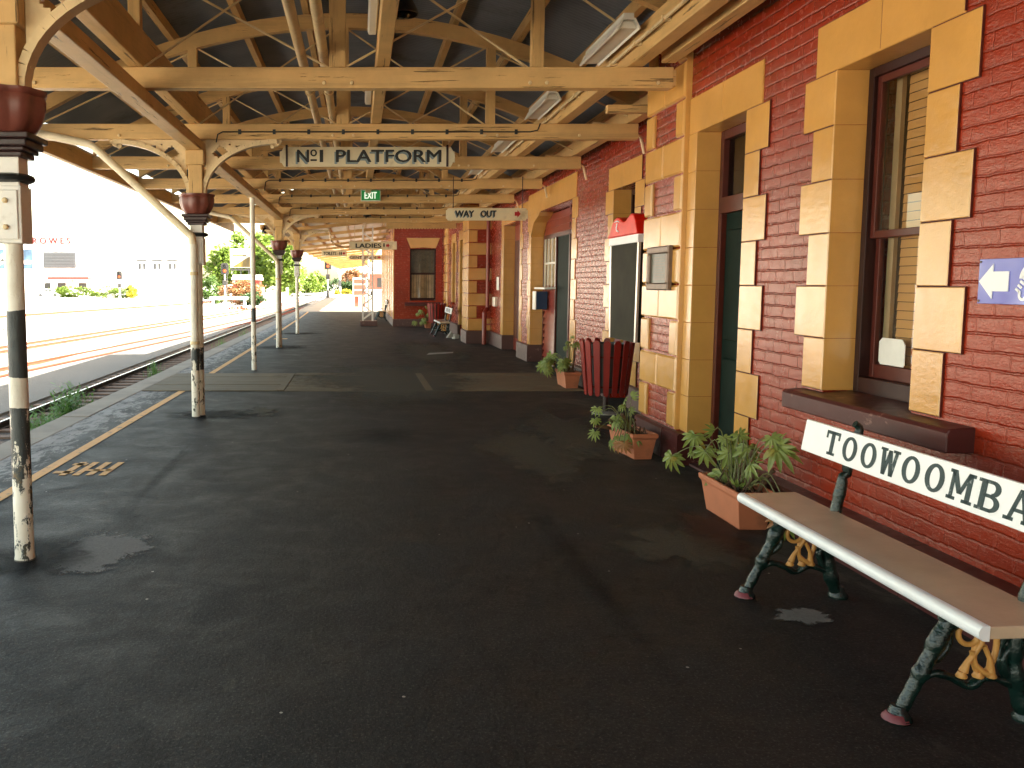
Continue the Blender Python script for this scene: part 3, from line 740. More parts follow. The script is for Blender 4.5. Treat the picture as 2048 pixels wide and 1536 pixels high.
while zb < 5:
    wd = .62 if k % 2 == 0 else .4
    m.block(3.17, XF, 31.3, 31.3 + wd + .5, zb + .008, zb + .325, .016); zb += .333; k += 1
m.build('quoin', 'ochre_stone', B)
# --- wing window
ww = MB()
for (a, b, c, d) in ((2.01, 2.06, 1.05, 2.97), (2.95, 3.0, 1.05, 2.97), (2.06, 2.95, 2.92, 2.97), (2.06, 2.95, 1.0, 1.10), (2.06, 2.95, 2.0, 2.06)): ww.box(a, b, 33.80, 33.86, c, d)
ww = ww.build('window', 'frame_dark', B); ww['label'] = 'wing sash window with striped curtain'
m = MB(); m.add([(2.06, 33.82, 1.10), (2.95, 33.82, 1.10), (2.95, 33.82, 2.92), (2.06, 33.82, 2.92)], [(0, 1, 2, 3)]); raw('pane', m.v, m.f, 'window_glass', ww)
m = MB()
for k in range(46):
    if k % 5 in (1, 4) and k % 3: continue
    xa = 2.06 + k * .0194; o_ = .02 * math.sin(k * 1.7)
    zt = 1.98
    m.box(xa, xa + .019, 33.87 + o_, 33.88 + o_, 1.1, zt)
m.build('curtain', 'curtain', ww)
m = MB(); m.box(2.0, 3.0, 33.93, 33.95, 1.0, 2.97); m.build('blind', 'slate', ww)
m = MB(); m.prism([(2.03, 2.985), (2.5, 3.02), (2.99, 2.985), (3.15, 3.38), (1.87, 3.38)], 1, 33.67, 33.72); m.build('stone_lintel', 'ochre_stone', ww, bevel=.008)
m = MB(); m.prism([(33.60, .79), (33.60, .87), (33.80, .99), (33.80, .79)], 0, 1.82, 3.17); m.build('sill', 'maroon_paint', ww)
m = MB()
for yy in (34.0, 36.1, 38.2, 40.3, 42.4, 44.5, 46.6, 48.7): m.block(1.362, 1.39, yy, yy + .75, .3, 3.6, .006)
m.build('pilaster_strip', 'ochre_stone', B)
m = MB(); m.box(1.372, 1.40, 33.685, 33.99, .3, 4.0); m.build('corner_strip', 'ochre_stone', B)

# ================================================================== CANOPY
C = thing('platform_canopy', 'cream timber platform canopy with arched trusses and a dark corrugated iron roof', 'canopy', (-.18, 12, 3.4))
XCEN = -.18
def arc(x): return 4.72 - .075 * (x - XCEN) ** 2
TY = [-3.5, -.65, 2.25, 5.13, 8.13, 10.93, 13.68, 16.50, 19.4, 22.55, 25.6]
XE = {4: 2.84, 3: 2.9, 2: 2.9, 1: 2.9, 0: 2.9}
TZ0, TZ1 = 3.40, 3.585
for i, ty in enumerate(TY):
    xe = XE.get(i, 3.42)
    m = MB(); m.box(-4.12, xe, ty - .065, ty + .065, TZ0, TZ1)
    m.box(xe - .02, xe + .03, ty - .05, ty + .05, TZ0 + .02, TZ1 - .02) if i == 4 else None
    tb = m.build('truss', 'cream_timber_x', C, bevel=.008)
    m = MB()
    xs = [-4.05 + (xe + 4.05) * k / 26 for k in range(27)]
    for a, b in zip(xs[:-1], xs[1:]):
        m.add([(a, ty - .05, arc(a)), (b, ty - .05, arc(b)), (b, ty + .05, arc(b)), (a, ty + .05, arc(a)),
               (a, ty - .05, arc(a) + .17), (b, ty - .05, arc(b) + .17), (b, ty + .05, arc(b) + .17), (a, ty + .05, arc(a) + .17)],
              [(0,3,2,1),(4,5,6,7),(0,1,5,4),(2,3,7,6)])
    m.build('arch_rib', 'cream_timber_x', tb)
    for px_, wd in ((-2.0, .11), (XCEN, .15), (1.62, .11)):
        m = MB(); m.box(px_ - wd / 2, px_ + wd / 2, ty - .048, ty + .048, TZ1, arc(px_) + .02); m.build('post', 'cream_timber_z', tb, bevel=.006)
    m = MB()
    for (xa, xb) in ((-2.0, XCEN), (XCEN, 1.62)):
        m.tube([(xa + .06, ty - .02, TZ1), (xb - .06, ty - .02, arc(xb - .06))], .011, 6); m.tube([(xb - .06, ty + .02, TZ1), (xa + .06, ty + .02, arc(xa + .06))], .011, 6)
    m.tube([(-3.85, ty, TZ1 + .02), (-2.0, ty, arc(-2) - .02)], .011, 6); m.tube([(3.3 if xe > 3 else 2.8, ty, TZ1 + .1), (1.62, ty, arc(1.62) - .02)], .011, 6)
    m.build('brace_rod', 'cream_iron', tb)
    m = MB()
    for bx in (-2.9, -2.02, -.3, -.05, 1.55, 1.7, 2.7): m.lathe([(.014, -.012), (.018, 0), (.018, .012), (.012, .02)], 0, 0, 8).xform(lambda p_, bx=bx: Vector((bx + p_.x, ty - .066 - p_.z, TZ0 + .045 + p_.y)), len(m.v) - 32)
    m.build('bolt', 'cream_iron', tb)
    if i in (5, 7, 8, 9, 10, 11):
        m = MB(); zc_ = TZ0 + (.085 if i == 5 else .15)
        m.tube([(-1.72, ty - .075, 3.36), (-1.70, ty - .075, zc_ - .03), (-1.64, ty - .075, zc_), (2.10, ty - .075, zc_), (2.19, ty - .075, zc_ + .02), (2.22, ty - .075, zc_ + .1)], .0085, 6)
        m.build('conduit', 'black_iron', tb, True)
        m = MB()
        for k in range(9): m.box(-1.45 + k * .42, -1.415 + k * .42, ty - .088, ty - .065, zc_ - .028, zc_ + .028)
        m.build('conduit_clip', 'black_iron', tb)
# longitudinal timbers
for (xa, xb, za, zb, nm) in ((-2.075, -1.905, 3.27, 3.395, 'wall_plate'), (.17, .29, 3.59, 3.80, 'ridge_beam'), (2.43, 2.57, 3.59, 3.86, 'side_beam'), (-4.16, -4.06, 3.36, 3.60, 'eave_beam')):
    m = MB(); m.box(xa, xb, -6, 29.2, za, zb); m.build(nm, 'cream_timber_y', C, bevel=.008)
m = MB(); m.box(-2.06, -1.925, -6, 29.2, 3.59, 3.92); m.build('wall_plate', 'cream_timber_y', C, bevel=.008)
m = MB(); m.box(3.30, 3.44, 9.2, 29.2, 3.60, 3.80); m.box(2.70, 2.83, -6, 8.0, 3.60, 3.80); m.build('wall_beam', 'cream_timber_y', C, bevel=.008)
for px_ in (-3.25, -2.25, -1.42, -.62, .42, 1.18, 1.95, 2.72, 3.45):
    m = MB(); th = math.atan(-.15 * (px_ - XCEN)); z = arc(px_) + .175
    m.bar((px_, -6, z + .065), (px_, 29.2, z + .065), .075, .13); m.build('purlin', 'cream_timber_y', C)
m = MB(); m.box(2.60, 3.30, 9.30, 9.38, 3.42, 3.50); m.box(2.55, 3.55, 12.0, 12.07, 3.62, 3.70); m.build('wall_strut', 'cream_timber_x', C)
for (ya, sgn) in ((10.93, 1), (13.68, 1), (16.5, 1), (19.4, 1)):
    m = MB(); m.tube([(2.9, ya + .1, 3.62), (3.3, ya + .1, 3.58), (3.5, ya + .1, 3.45), (3.55, ya + .1, 3.25)], .018, 6); m.build('wall_bracket', 'cream_iron', C, True)
# corrugated roof: waves across the span
m = MB(); nx = 30; per = .0762; ny = int((29.3 + 6) / per * 4)
xs = [-4.22 + (3.95 + 4.22) * k / nx for k in range(nx + 1)]
for j in range(ny + 1):
    yy = -6 + j * per / 4; dz = .009 * math.sin(2 * math.pi * j / 4 + .4)
    for x in xs: m.v.append((x, yy, arc(x) + .318 + dz))
for j in range(ny):
    for k in range(nx):
        a = j * (nx + 1) + k; m.f.append((a, a + 1, a + nx + 2, a + nx + 1))
raw('roof_sheet', m.v, m.f, 'roof_iron', C, True)
m = MB(); m.tube([(-4.26, -6, 3.66), (-4.26, 29.2, 3.66)], .065, 10); m.build('gutter', 'cream_pipe', C, True)
m = MB(); n = 26   # scalloped valance at the end of the wing verandah
for k in range(n):
    xa = .95 + k * .094; pts = [(xa, 3.60), (xa + .092, 3.60)] + [(xa + .046 + .046 * math.cos(t_), 3.47 - .04 * math.sin(t_)) for t_ in [0, .5, 1.05, 1.57, 2.1, 2.6, 3.14]]
    m.prism(pts, 1, 29.0, 29.02)
m.box(.95, 3.42, 28.985, 29.03, 3.60, 3.95); m.build('valance', 'cream_timber_x', C)
m = MB(); xs = [-4.2 + 8.1 * k / 27 for k in range(28)]
for a, b in zip(xs[:-1], xs[1:]):
    zl = 3.62 if a < .7 else 3.955
    m.box(a + .0004, b - .0004, 29.06, 29.09, zl, max(zl + .02, arc((a + b) / 2) + .30))
m.build('sky_gap_boards', 'cream_timber_z', C)  # boards added to close the bright sky gap under the roof end

# far canopy beyond the wing
F = thing('rear_canopy', 'long low cream boarded canopy running on beyond the lattice tower', 'canopy', (-.9, 60, 3.5))
def fz(x): return 3.42 + .10 * (x + 3.2)
YE = 106.0
def fx(x, y_): return x + (1.4 - x) / 4.65 * 1.05 * (y_ - 29.3) / (YE - 29.3)      # the eave draws in towards the far end
m = MB(); P_ = [(x, y_) for (x, y_) in ((-3.25, 29.3), (1.4, 29.3), (1.4, YE), (-3.25, YE))]
m.add([(fx(x, y_), y_, fz(x) + .14) for x, y_ in P_] + [(fx(x, y_), y_, fz(x) + .17) for x, y_ in P_], [(0,3,2,1),(4,5,6,7),(0,1,5,4),(1,2,6,5),(2,3,7,6),(3,0,4,7)])
m.build('roof_sheet', 'cream_pipe', F)
for x in (-3.2, -2.5, -1.8, -1.1, -.4, .3, 1.0, 1.36):
    m = MB(); m.bar((x, 29.3, fz(x) + .07), (fx(x, YE), YE, fz(x) + .07), .07, .12); m.build('purlin', 'cream_timber_y', F)
for y_ in [30 + 4.4 * k for k in range(18)]:
    m = MB(); m.bar((fx(-3.2, y_), y_, fz(-3.2) - .05), (1.4, y_, fz(1.4) - .05), .07, .11); m.build('rafter', 'cream_timber_x', F)
for y_ in (52, 70, 88, 104):
    m = MB(); m.tube([(.0122 * y_, y_, 0), (.0122 * y_, y_, fz(.0122 * y_) - .05)], .06, 10); m.build('post', 'white_paint', F, True)
m = MB(); m.tube([(-.95, 30.6, 3.42), (-.93, 30.7, 3.15), (-.75, 31, 2.98), (-.4, 32, 2.95), (.15, 33.6, 2.93)], .03, 8); m.build('drain_pipe', 'cream_pipe', F, True)

# ================================================================== COLUMNS
def spandrel(m, cx, cy, sg, z0=2.74, z1=3.40, reach=1.0):
    """pierced cast bracket: curved flange, thin plate and end scroll, in the plane y = cy"""
    x0 = .115
    pts = []
    for k in range(15):
        t_ = k / 14 * math.pi / 2
        x = x0 + (reach - x0) * (1 - math.cos(t_)); z = z0 + (z1 - .05 - z0) * math.sin(t_)
        pts.append((x, z))
    for (a, b) in zip(pts[:-1], pts[1:]):
        d = Vector((b[0] - a[0], 0, b[1] - a[1])).normalized(); nx_, nz_ = -d.z, d.x
        t2 = .055
        q = [(a[0], a[1]), (b[0], b[1]), (b[0] + nx_ * t2, b[1] + nz_ * t2), (a[0] + nx_ * t2, a[1] + nz_ * t2)]
        m.prism([(cx + sg * u, v) for u, v in q], 1, cy - .055, cy + .055)
    ring = lambda cx_, cz_, r_: [(cx + sg * (cx_ + r_ * math.cos(2 * math.pi * j / 20)), cz_ + r_ * math.sin(2 * math.pi * j / 20)) for j in range(20)]
    return pts

def plate_with_holes(m, cx, cy, sg, pts, z1, holes):
    """thin spandrel plate built of a fine grid of cells, leaving the holes open"""
    top = z1; nx_, nz_ = 44, 30
    xm = pts[-1][0]; zm = pts[0][1]
    def arcz(x):
        for a, b in zip(pts[:-1], pts[1:]):
            if a[0] <= x <= b[0]: return a[1] + (b[1] - a[1]) * (x - a[0]) / max(1e-6, b[0] - a[0])
        return top
    for i in range(nx_):
        xa = .1 + (xm - .1) * i / nx_; xb = .1 + (xm - .1) * (i + 1) / nx_
        for k in range(nz_):
            za = zm + (top - zm) * k / nz_; zb_ = zm + (top - zm) * (k + 1) / nz_
            xc, zc_ = (xa + xb) / 2, (za + zb_) / 2
            if zc_ < arcz(xc) + .02: continue
            if any((xc - hx) ** 2 + (zc_ - hz) ** 2 < hr * hr for hx, hz, hr in holes): continue
            m.box(*sorted((cx + sg * xa, cx + sg * xb)), cy - .014, cy + .014, za, zb_)

def make_column(x, y_, label, matname):
    c = thing('canopy_column', label, 'column', (x, y_, 0), 'cast iron columns holding up the platform canopy')
    m = MB(); m.lathe([(.062, 0), (.056, .03), (.055, 1.0), (.054, 1.93)], x, y_, 20); m.build('pole', matname, c, True)
    m = MB(); m.box(x - .085, x + .085, y_ - .085, y_ + .085, 1.88, 2.205); m.box(x - .068, x + .068, y_ - .097, y_ - .085, 1.90, 2.18)
    sl = m.build('sleeve', 'white_paint', c, bevel=.006)
    m = MB()
    for zz in (1.97, 2.12):
        m.lathe([(.016, 0), (.016, .012), (.010, .018)], 0, 0, 8).xform(lambda q, zz=zz: Vector((x + q.x, y_ - .097 - q.z, zz + q.y)), len(m.v) - 24)
    m.build('bolt', 'cream_iron', sl)
    m = MB(); m.box(x - .075, x + .075, y_ - .075, y_ + .075, 2.20, 2.42); m.build('shaft', 'white_paint', c, bevel=.005)
    m = MB(); m.lathe([(.105, 2.225), (.128, 2.235), (.135, 2.25), (.128, 2.265), (.105, 2.275)], x, y_, 20); m.build('collar', 'black_iron', c, True)
    m = MB()
    for (r, za, zb) in ((.105, 2.365, 2.395), (.125, 2.395, 2.42), (.145, 2.42, 2.46), (.165, 2.46, 2.495)): m.box(x - r, x + r, y_ - r, y_ + r, za, zb)
    m.build('capital_moulding', 'capital_dark', c, bevel=.008)
    m = MB(); m.lathe([(.125, 2.49, .3), (.155, 2.52, 1), (.185, 2.57, 1), (.203, 2.63, 1), (.208, 2.68, 1), (.200, 2.705, 1), (.215, 2.72, .7), (.215, 2.74, .7), (.12, 2.742, 0)], x, y_, 48, 8, .14)
    m.build('capital', 'capital_maroon', c, True, ang=50)
    m = MB(); m.box(x - .085, x + .085, y_ - .085, y_ + .085, 2.735, 3.27); m.build('post', 'cream_timber_z', c, bevel=.008)
    m = MB(); m.box(x - .115, x + .115, y_ - .115, y_ + .115, 3.09, 3.268); m.build('post_head', 'cream_timber_z', c, bevel=.012)
    for sg in (-1, 1):
        m = MB(); pts = spandrel(m, x, y_, sg)
        holes = [(.30, 3.27, .055), (.25, 3.24, .04), (.35, 3.24, .04), (.30, 3.21, .04), (.52, 3.30, .035), (.22, 3.06, .035), (.63, 3.335, .02), (.19, 2.94, .016), (.42, 3.345, .016)]
        plate_with_holes(m, x, y_, sg, pts, 3.40, holes)
        for (sx, sz, sr) in ((.98, 3.36, .045), (.94, 3.325, .03), (1.03, 3.385, .025)):
            m.prism([(x + sg * (sx + sr * math.cos(a)), sz + sr * math.sin(a)) for a in [2 * math.pi * j / 14 for j in range(14)]], 1, y_ - .02, y_ + .02)
        m.build('bracket', 'cream_iron', c)
    return c
pole_mat('pole_paint_a', [(1.10, 1.50, .28), (.50, .92, .43), (-.1, .52, .535)], 1.3)
pole_mat('pole_paint_b', [(.58, .86, .45)], 4.7)
pole_mat('pole_paint_c', [(.35, .55, .58)], 8.1)
make_column(-2.0, 5.13, 'nearest white canopy column with two black bands and flaking paint', 'pole_paint_a')
make_column(-1.98, 10.93, 'second white canopy column, a diagonal downpipe joining it near the top', 'pole_paint_b')
make_column(-2.01, 22.6, 'third maroon capped column, just beyond the thin plain post', 'pole_paint_c')
make_column(-1.99, 28.97, 'fourth and farthest maroon capped column, near the lattice tower', 'pole_paint_c')
# thin post in place of a column
t_ = thing('thin_post', 'thin plain white pipe post with black middle band, no capital', 'post', (-1.98, 16.68, 0))
pole_mat('pole_paint_d', [(.92, 1.18, .2), (.30, .66, .53)], 2.2)
m = MB(); m.tube([(-1.98, 16.68, 0), (-1.98, 16.68, 3.27)], .047, 14); m.build('pipe', 'pole_paint_d', t_, True)
m = MB(); m.box(-2.07, -1.89, 16.59, 16.77, 3.255, 3.27); m.build('top_plate', 'cream_iron', t_)
# downpipes from the gutter to the columns
def downpipe(y_, x, label):
    d = thing('downpipe', label, 'downpipe', (x - .02, y_, 0), 'downpipes from the canopy gutter')
    m = MB(); m.tube([(-4.24, y_, 3.63), (-4.1, y_, 3.52), (-3.88, y_, 3.46), (-3.25, y_, 3.33), (-3.18, y_, 3.29), (-2.13, y_, 2.32), (x - .045, y_, 2.22), (x - .03, y_, 2.10)], .048, 14)
    m.build('pipe', 'pipe_white', d, True)
    m = MB(); m.tube([(x - .03, y_, 2.13), (x - .03, y_, .0)], .051, 16); m.build('lower_pipe', 'pole_paint_b' if y_ < 15 else 'pole_paint_c', d, True)
    m = MB()
    for zz in (1.75, .9):
        m.lathe([(.052, zz), (.056, zz + .005), (.056, zz + .035), (.052, zz + .04)], x - .03, y_, 14)
    m.build('clip', 'cream_iron', d, True); return d
downpipe(10.79, -1.98, 'diagonal cream downpipe running from gutter to the second column')
downpipe(22.46, -2.01, 'smaller looking diagonal downpipe running from gutter to the third column')

# overhead twin pipes
for k, x in enumerate((-.51, -.31)):
    m = MB(); m.tube([(x, -6, 3.71), (x, 29, 3.71)], .046, 12)
    for yy in (4.0, 9.6, 12.2, 15, 18, 21, 24, 27): m.tube([(x, yy, 3.71), (x, yy + .09, 3.71)], .056, 12)
    tag(m.build('overhead_pipe', 'cream_pipe', None, True), ('left' if k == 0 else 'right') + ' one of the twin cream pipes lying on the roof beams', 'pipe', 'twin pipes lying on the roof beams')
m = MB(); m.tube([(2.385, -4, 3.70), (2.385, 24, 3.70)], .016, 8)
for k in range(40): m.box(2.36, 2.43, -3.5 + k * .7, -3.47 + k * .7, 3.68, 3.722)
tag(m.build('cable_conduit', 'cream_iron', None, True), 'cream cable conduit clipped along the side of the right hand beam', 'conduit')

# fluorescent battens
def batten(x, ya, z, label, grp, narrow=False):
    b = thing('batten_light', label, 'light', (x, ya, z), grp)
    if narrow:
        m = MB(); m.prism([(x - .04, z - .03), (x + .04, z - .03), (x + .04, z + .06), (x - .04, z + .06)], 1, ya, ya + 1.25); m.build('housing', 'lamp_white', b, bevel=.012)
        m = MB(); m.prism([(x - .03, z - .05), (x + .03, z - .05), (x + .036, z - .031), (x - .036, z - .031)], 1, ya + .03, ya + 1.22); m.build('diffuser', 'lamp_white', b, bevel=.006); return b
    m = MB(); m.prism([(x - .045, z + .075), (x + .045, z + .075), (x + .045, z + .02), (x - .045, z + .02)], 1, ya + .01, ya + 1.24); m.build('housing', 'lamp_white', b, bevel=.006)
    m = MB(); m.prism([(x - .10, z - .055), (x - .085, z - .065), (x - .046, z + .018), (x + .046, z + .018), (x + .085, z - .065), (x + .10, z - .055), (x + .055, z + .03), (x - .055, z + .03)], 1, ya, ya + 1.25); m.build('reflector', 'lamp_white', b)
    m = MB(); m.prism([(x - .075, z - .05), (x + .075, z - .05), (x + .045, z + .012), (x - .045, z + .012)], 1, ya + .02, ya + 1.23); m.build('diffuser', 'lamp_white', b, bevel=.012); return b
G1 = 'fluorescent battens along the right hand beam'
B0 = batten(2.27, 7.55, 3.83, 'white batten light above the nearest roof beam, right side', G1)
for dy, lb in ((2.85, 'white batten light between the nearest and second roof beams, right side'), (5.75, 'third white batten light from the front, up beside the brick wall'), (8.7, 'fourth white batten light from the front, above the wide boarded opening')):
    clone(B0, (2.27, 7.55 + dy, 3.83), lb)
G2 = 'fluorescent battens along the middle beam'
B1 = batten(.125, 6.4, 3.79, 'white batten light beside the black dome lamp at the ceiling centre', G2, True); clone(B1, (.125, 9.3, 3.79), 'white batten light on the middle beam behind the nearest roof beam')
# dome lamps
def dome(x, y_, z, label):
    d = thing('dome_lamp', label, 'lamp', (x, y_, z), 'black dome lamps under the middle beam')
    m = MB(); m.lathe([(.03, z + .16), (.05, z + .15), (.075, z + .11), (.118, z + .03), (.124, z), (.114, z), (.106, z + .03), (.05, z + .11)], x, y_, 24); m.build('shade', 'black_iron', d, True)
    m = MB(); m.tube([(x, y_, z + .15), (x, y_, z + .22), (x - .09, y_, z + .24)], .02, 8); m.build('arm', 'black_iron', d, True)
    m = MB(); m.lathe([(.0, z - .03), (.04, z - .022), (.06, z), (.05, z + .06)], x, y_, 16); m.build('bulb', 'dark_glass', d, True); return d
D0 = dome(.355, 7.05, 3.735, 'black dome lamp at the top of the picture beside a white batten')
clone(D0, (.30, 16.3, 3.68), 'small black dome lamp just below the long platform name board'); clone(D0, (.28, 25.2, 3.55), 'tiny black dome lamp between the exit sign and the ladies sign')
clone(D0, (-3.1, 29.6, 3.35), 'black dome lamp under the eave beyond the third column')

# ================================================================== SIGNS
def notch_board(x0, x1, z0, z1, ya, yb, n=.06):
    m = MB(); m.prism([(x0, z0 + n), (x0 + n * .4, z0 + n), (x0 + n, z0), (x1 - n, z0), (x1 - n * .4, z0 + n), (x1, z0 + n), (x1, z1 - n), (x1 - n * .4, z1 - n), (x1 - n, z1), (x0 + n, z1), (x0 + n * .4, z1 - n), (x0, z1 - n)], 1, ya, yb); return m
S = thing('name_board', 'long cream board reading No 1 PLATFORM hung across the canopy', 'sign', (.15, 12.62, 3.29))
notch_board(-1.10, 1.38, 3.297, 3.572, 12.60, 12.635).build('board', 'sign_cream', S, bevel=.004)
def shadow_text(S, s, x0, x1, z0, z1, y_, d=.02, nm='lettering', bold=.022):
    m = MB(); text_into(m, s, x0 - d, x1 - d, z0 - d * 1.3, z1 - d * 1.3, y_, .002, bold); m.build('letter_shadow', 'sign_shadow_blue', S)
    m = MB(); text_into(m, s, x0, x1, z0, z1, y_ - .0025, .003, bold); return m
mm = shadow_text(S, 'N', -.85, -.69, 3.36, 3.53, 12.60)
text_into(mm, 'o', -.665, -.575, 3.44, 3.535, 12.5975, .003, .022); mm.box(-.665, -.575, 12.5945, 12.5975, 3.375, 3.40)
mm.box(-.535, -.485, 12.5945, 12.5975, 3.36, 3.53)
mm.build('lettering', 'sign_black', S)
mm = shadow_text(S, 'PLATFORM', -.30, 1.18, 3.36, 3.53, 12.60); mm.build('lettering', 'sign_black', S)
for x in (-1.0, 1.27):
    m = MB(); m.box(x - .015, x + .015, 12.588, 12.5995, 3.297, 3.60); m.box(x - .012, x + .012, 12.64, 13.62, 3.585, 3.60); m.build('strap', 'capital_dark', S)

S = thing('exit_sign', 'green illuminated EXIT box under the fifth roof beam', 'sign', (.29, 19.2, 3.4))
m = MB(); m.box(.07, .50, 19.16, 19.24, 3.425, 3.665); m.build('case', 'lamp_white', S, bevel=.006)
m = MB(); m.box(.085, .485, 19.152, 19.159, 3.44, 3.65); m.build('face', 'exit_green', S)
m = MB(); text_into(m, 'EXIT', .155, .415, 3.475, 3.615, 19.15, .002, .02); m.build('lettering', 'exit_white', S)
m = MB(); m.tube([(.22, 19.2, 3.66), (.22, 19.2, 3.78), (.1, 19.25, 3.84)], .01, 6); m.build('cable', 'black_iron', S, True)

def arrow(m, x0, x1, zc, h, y_, d=.003):
    xm = x0 + (x1 - x0) * .45
    m.prism([(x0, zc - h * .25), (xm, zc - h * .25), (xm, zc - h * .5), (x1, zc), (xm, zc + h * .5), (xm, zc + h * .25), (x0, zc + h * .25)], 1, y_ - d, y_)
S = thing('way_out_sign', 'cream hanging board reading WAY OUT with a red arrow', 'sign', (2.38, 16.3, 2.8))
notch_board(1.63, 3.13, 2.805, 3.03, 16.28, 16.31, .035).build('board', 'sign_cream', S, bevel=.004)
mm = shadow_text(S, 'WAY', 1.80, 2.14, 2.872, 2.985, 16.28, .014, bold=.04); mm.build('lettering', 'sign_black', S)
mm = shadow_text(S, 'OUT', 2.27, 2.55, 2.872, 2.985, 16.28, .014, bold=.04); mm.build('lettering', 'sign_black', S)
m = MB(); arrow(m, 2.89, 3.0, 2.925, .14, 16.279); m.build('arrow', 'sign_red', S)
for x in (1.76, 3.03):
    m = MB(); m.tube([(x, 16.30, 3.03), (x, 16.30, 3.6)], .009, 6); m.build('hanging_rod', 'capital_dark', S)

S = thing('ladies_sign', 'cream board reading LADIES with a red arrow beside the wing', 'sign', (.5, 31.5, 2.85))
m = MB(); m.box(-.30, 1.40, 31.48, 31.51, 2.86, 3.14); m.build('board', 'sign_cream', S)
m = MB(); text_into(m, 'LADIES', -.06, .84, 2.92, 3.07, 31.48, .003, .045)
m.prism([(.93, 2.94), (.96, 2.94), (.975, 3.0), (.965, 3.08), (.925, 3.08), (.915, 3.0)], 1, 31.476, 31.479); m.build('lettering', 'sign_black', S)
m = MB(); arrow(m, 1.02, 1.15, 3.0, .17, 31.479); m.build('arrow', 'sign_red', S)
for x in (-.1, 1.2):
    m = MB(); m.tube([(x, 31.5, 3.14), (x, 31.5, 3.75)], .012, 6); m.build('hanging_rod', 'cream_iron', S)
S = thing('toilets_sign', 'distant cream board reading TOILETS under the far canopy', 'sign', (-1.2, 45, 3.0))
m = MB(); m.box(-1.84, -.55, 44.98, 45.01, 3.03, 3.34); m.build('board', 'sign_cream', S)
m = MB(); text_into(m, 'TOILETS -', -1.74, -.98, 3.10, 3.26, 44.98, .003, .03)
for x in (-.90, -.82): m.prism([(x - .02, 3.1), (x + .02, 3.1), (x + .03, 3.2), (x, 3.28), (x - .03, 3.2)], 1, 44.975, 44.979)
m.build('lettering', 'sign_black', S)
m = MB(); arrow(m, -.76, -.62, 3.18, .18, 44.979); m.build('arrow', 'sign_red', S)
m = MB(); m.tube([(-1.7, 45, 3.34), (-1.7, 45, 3.6)], .012, 6); m.tube([(-.7, 45, 3.34), (-.7, 45, 3.68)], .012, 6); m.build('hanging_rod', 'cream_iron', S)
S = thing('gentlemen_sign', 'distant round ended cream board half hidden by the lattice tower', 'sign', (.5, 49, 2.98))
x0, x1, zc_ = -.50, 1.5, 3.09
m = MB(); m.prism([(x0 + .15 + .15 * math.cos(a), zc_ + .13 * math.sin(a)) for a in [math.pi / 2 + math.pi * k / 8 for k in range(9)]] + [(x1 - .15 + .15 * math.cos(a), zc_ + .13 * math.sin(a)) for a in [-math.pi / 2 + math.pi * k / 8 for k in range(9)]], 1, 48.98, 49.01); m.build('board', 'sign_cream', S)
m = MB(); text_into(m, 'GENTLEMEN', -.42, 1.02, 3.02, 3.16, 48.98, .003, .03); m.build('lettering', 'sign_black', S)
m = MB(); arrow(m, 1.13, 1.30, 3.09, .16, 48.979); m.build('arrow', 'sign_red', S)
m = MB(); m.tube([(-.3, 49, 3.2), (-.3, 49, 3.7)], .012, 6); m.tube([(1.2, 49, 3.2), (1.2, 49, 3.8)], .012, 6); m.build('hanging_rod', 'cream_iron', S)

# blue telephone sign on the near wall
S = thing('telephone_sign', 'blue plate with a white arrow and telephone handset on red brick', 'sign', (2.95, 4.0, 1.55))
m = MB(); m.box(2.977, 2.985, 3.45, 4.215, 1.555, 1.765); m.build('plate', 'sign_blue', S, bevel=.002)
m = MB()
yc = lambda u: 4.215 - u
X0, X1 = 2.972, 2.976
m.prism([(yc(.010), 1.66), (yc(.10), 1.742), (yc(.10), 1.706), (yc(.200), 1.706), (yc(.200), 1.614), (yc(.10), 1.614), (yc(.10), 1.578)], 0, X0, X1)
def ringp(uc, zc, r0, r1, a0, a1, n=14):
    return [(yc(uc + r1 * math.cos(a)), zc + r1 * math.sin(a)) for a in [a0 + (a1 - a0) * k / n for k in range(n + 1)]] + [(yc(uc + r0 * math.cos(a)), zc + r0 * math.sin(a)) for a in [a1 - (a1 - a0) * k / n for k in range(n + 1)]]
m.prism(ringp(.345, 1.665, .058, .080, .5, math.pi - .1), 0, X0, X1)
for k in range(4): m.prism([(yc(u + k * .013), z + k * .017) for u, z in ((.243, 1.622), (.266, 1.608), (.273, 1.618), (.250, 1.632))], 0, X0, X1)
m.prism([(yc(u), z) for u, z in ((.40, 1.685), (.425, 1.66), (.455, 1.71), (.43, 1.727))], 0, X0, X1)
m.prism(ringp(.290, 1.598, .013, .026, math.pi, 2 * math.pi), 0, X0, X1); m.box(X0, X1, yc(.277), yc(.264), 1.598, 1.618); m.box(X0, X1, yc(.316), yc(.303), 1.598, 1.618)
m.build('emblem', 'sign_white', S)
m = MB()
for (u, z) in ((.012, 1.752), (.012, 1.568)): m.lathe([(.006, 0), (.006, .003)], 0, 0, 8).xform(lambda q, u=u, z=z: Vector((2.9765 - q.z, yc(u) + q.x, z + q.y)), len(m.v) - 16)
m.build('screw', 'capital_dark', S)
